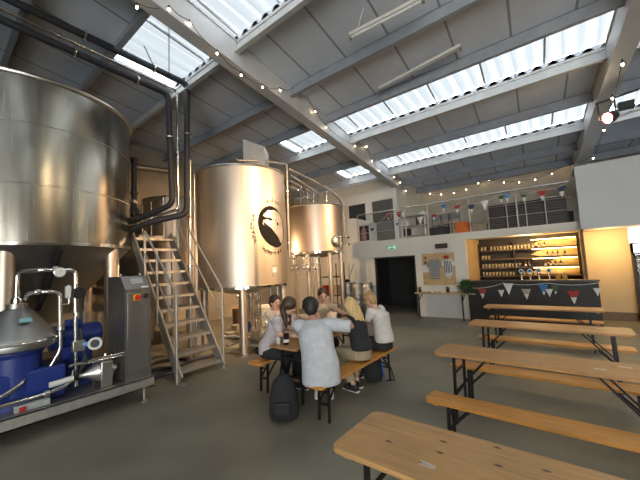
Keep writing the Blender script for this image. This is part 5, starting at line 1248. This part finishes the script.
# spotlight on the right-hand beam
lp = ony(607.5, 118, 8.6)
sl_ = thing('spotlight', 'glowing round spotlight on a bracket beside the right roof beam', 'spotlight', lp)
aim = (V((-5.0, 3.6, 2.2)) - lp).normalized()
MB().lathe([(.10, 0), (.115, -.02), (.115, -.10), (.07, -.2), (.03, -.22)], lp, 28, aim).build('lamp_housing', mt_dark, sl_)
MB().lathe([(.095, .0), (.06, .022), (.01, .03)], lp, 28, aim).build('lens', mt_spotlens, sl_)
MB().torus(lp, .11, .014, aim, 28).build('lens_ring', mt_red, sl_)
yk = MB(); yk.bar(lp + V((-.12, .03, 0)), lp + V((-.12, .08, .38)), .012, .03); yk.bar(lp + V((.14, .03, 0)), lp + V((.14, .08, .38)), .012, .03); yk.bar(lp + V((-.15, .08, .38)), lp + V((.5, .02, .42)), .03, .03); yk.build('bracket', mt_dark, sl_)
MB().tube([lp + V((.1, .1, 0)), lp + V((.6, .1, .06)), lp + V((1.6, .1, .12))], .02, 8).build('conduit', mt_galv, sl_)
MB().bar(lp + V((.18, .1, .2)), lp + V((.42, .12, .2)), .14, .14).build('driver_box', mt_black, sl_)
# more spotlights along the beam nearer the camera, outside the picture
for k, (y_, lab) in enumerate(((4.4, 'round spotlight on the right roof beam above the tables'), (2.2, 'round spotlight on the right roof beam nearest the camera'))):
    q_ = V((r2l(y_) - .12, y_, roofz(y_) - .75)); s2_ = thing('spotlight', lab, 'spotlight', q_, 'spotlights on the right beam')
    am = (V((-6.0, 5.0 if k == 0 else 2.5, 2.6)) - q_).normalized()
    MB().lathe([(.10, 0), (.115, -.02), (.115, -.10), (.07, -.2), (.03, -.22)], q_, 28, am).build('lamp_housing', mt_dark, s2_)
    MB().lathe([(.095, .0), (.06, .022), (.01, .03)], q_, 28, am).build('lens', mt_spotlens, s2_)
    MB().bar(q_ - am * .1, V((q_.x + .05, q_.y, roofz(y_) - .5)), .02, .03).build('bracket', mt_dark, s2_)
# fluorescent battens
def batten(p0, p1, label, mat, r=.035):
    t = thing('batten_light', label, 'light fitting', p0, 'batten lights under the roof')
    p0, p1 = V(p0), V(p1)
    MB().bar(p0 + V((0, 0, .05)), p1 + V((0, 0, .05)), .07, .05).build('batten_body', mt_white, t)
    MB().rod(p0, p1, r * .6, 12).build('tube', mat, t)
    d = (p1 - p0).normalized()
    for p in (p0 + d * .01, p1 - d * .01): MB().bar(p - d * .02, p + d * .02, .05, .07).build('end_cap', mt_galv, t)
    q = p0.lerp(p1, .22)
    MB().tube([q + V((-.12, 0, .07)), q + V((-.06, 0, .25)), q + V((0, 0, roofz(q.y) - q.z))], .008, 6).build('hanger', mt_white, t)
    return t
tb = M('unlit_tube', (.78, .80, .80), .3)
y_ = 4.6; z_ = roofz(y_) - .42
batten(ony(350, 38, 4.35), ony(424, 0, 4.42), 'white fluorescent batten hanging below the roof at top centre', tb)
a, b = ony(379, 91, 6.15), ony(461, 48, 6.02)
batten(a, b, 'thin grey fluorescent batten just in front of the middle roof light', M('grey_tube', (.33, .34, .36), .4), .03)
SKY_S = 6.5; EXPO = 1.2
WARM = (1, .61, .30)
def spot_at(o, aim, pw, ang=1.3): 
    o = V(o); a = (V(aim) - o).normalized()
    return ('spot_beam', tuple(o + a * .06), pw, WARM, dict(typ='SPOT', size=.08, target=aim, spot=ang, blend=.8))
_s = [o for o in col.objects if o.name.startswith('spotlight')]
_p = sorted([V(o.location) for o in _s], key=lambda q: -q.y)
LAMPS = [('pendant_glow', (-8.3, 6.6, 2.42), 100, (1, .66, .36), dict(size=.08)), ('bar_lamp', (-1.0, 11.2, 2.3), 22, (1, .68, .33), {}), ('recess_lamp', (.78, 10.75, 2.05), 26, (1, .68, .32), dict(size=.15)),
  spot_at(_p[0], (-6.2, 6.2, 2.2), 750, .85), spot_at(_p[1], (-6.2, 5.0, 2.3), 750, .8), spot_at(_p[2], (-6.6, 4.0, 2.0), 300, .8)]
# ================================================================ LIGHT
w = bpy.data.worlds.new('overcast'); sc.world = w; w.use_nodes = True
N = w.node_tree.nodes; L = w.node_tree.links; bg = N['Background']
tc = N.new('ShaderNodeTexCoord'); sx = N.new('ShaderNodeSeparateXYZ'); L.new(tc.outputs['Generated'], sx.inputs[0])
rp = N.new('ShaderNodeValToRGB'); rp.color_ramp.elements[0].position = 0; rp.color_ramp.elements[0].color = (.95, .95, .92, 1)
rp.color_ramp.elements[1].position = .5; rp.color_ramp.elements[1].color = (.90, .96, 1.0, 1)
L.new(sx.outputs['Z'], rp.inputs['Fac']); gx = N.new('ShaderNodeMapRange'); gx.inputs['From Min'].default_value = -1; gx.inputs['To Min'].default_value = .45; gx.inputs['To Max'].default_value = 1.5; L.new(sx.outputs['X'], gx.inputs['Value'])
vm = N.new('ShaderNodeVectorMath'); vm.operation = 'SCALE'; L.new(rp.outputs['Color'], vm.inputs[0]); L.new(gx.outputs[0], vm.inputs['Scale'])
L.new(vm.outputs[0], bg.inputs['Color']); bg.inputs['Strength'].default_value = SKY_S
def portal(name, loc, sx_, sy_, rot):
    d = bpy.data.lights.new(name, 'AREA'); d.shape = 'RECTANGLE'; d.size = sx_; d.size_y = sy_; d.cycles.is_portal = True
    o = bpy.data.objects.new(name, d); col.objects.link(o); o.location = loc; o.rotation_euler = rot
for a, b in SKY:
    yy = (a + b) / 2
    portal('skylight_portal', ((SX0 + SX1) / 2, yy, roofz(yy) + .24), SX1 - SX0, b - a + .2, (-math.atan(RS), 0, 0))
portal('doorway_portal', (XR + .3, (DY0 + DY1) / 2, DZ / 2), DZ, DY1 - DY0, (0, PI / 2, 0))
portal('doorway_portal', ((FX0 + FX1) / 2, YF - .35, FZ / 2), FX1 - FX0, FZ, (PI / 2, 0, 0))
def lamp(name, loc, power, colr, typ='POINT', size=.05, target=None, spot=1.2, blend=.6):
    d = bpy.data.lights.new(name, typ); d.energy = power; d.color = colr
    if typ == 'AREA': d.size = size
    else: d.shadow_soft_size = size
    if typ == 'SPOT': d.spot_size = spot; d.spot_blend = blend
    o = bpy.data.objects.new(name, d); col.objects.link(o); o.location = loc
    if target is not None: o.rotation_euler = (V(target) - V(loc)).to_track_quat('-Z', 'Y').to_euler()
    return o
for nm, loc, pw, colr, kw in LAMPS: lamp(nm, loc, pw, colr, **kw)
vs = sc.view_settings; sc.display_settings.display_device = 'sRGB'
vs.view_transform = 'Standard'; vs.look = 'None'; vs.gamma = 1; vs.use_curve_mapping = False; vs.exposure = EXPO
try:
    sc.cycles.use_denoising = True; sc.cycles.denoiser = 'OPENIMAGEDENOISE'
    sc.cycles.max_bounces = 8; sc.cycles.diffuse_bounces = 4; sc.cycles.glossy_bounces = 4; sc.cycles.transparent_max_bounces = 12
    sc.cycles.caustics_reflective = False; sc.cycles.caustics_refractive = False; sc.cycles.sample_clamp_indirect = 6
    sc.cycles.use_light_tree = True
except Exception: pass
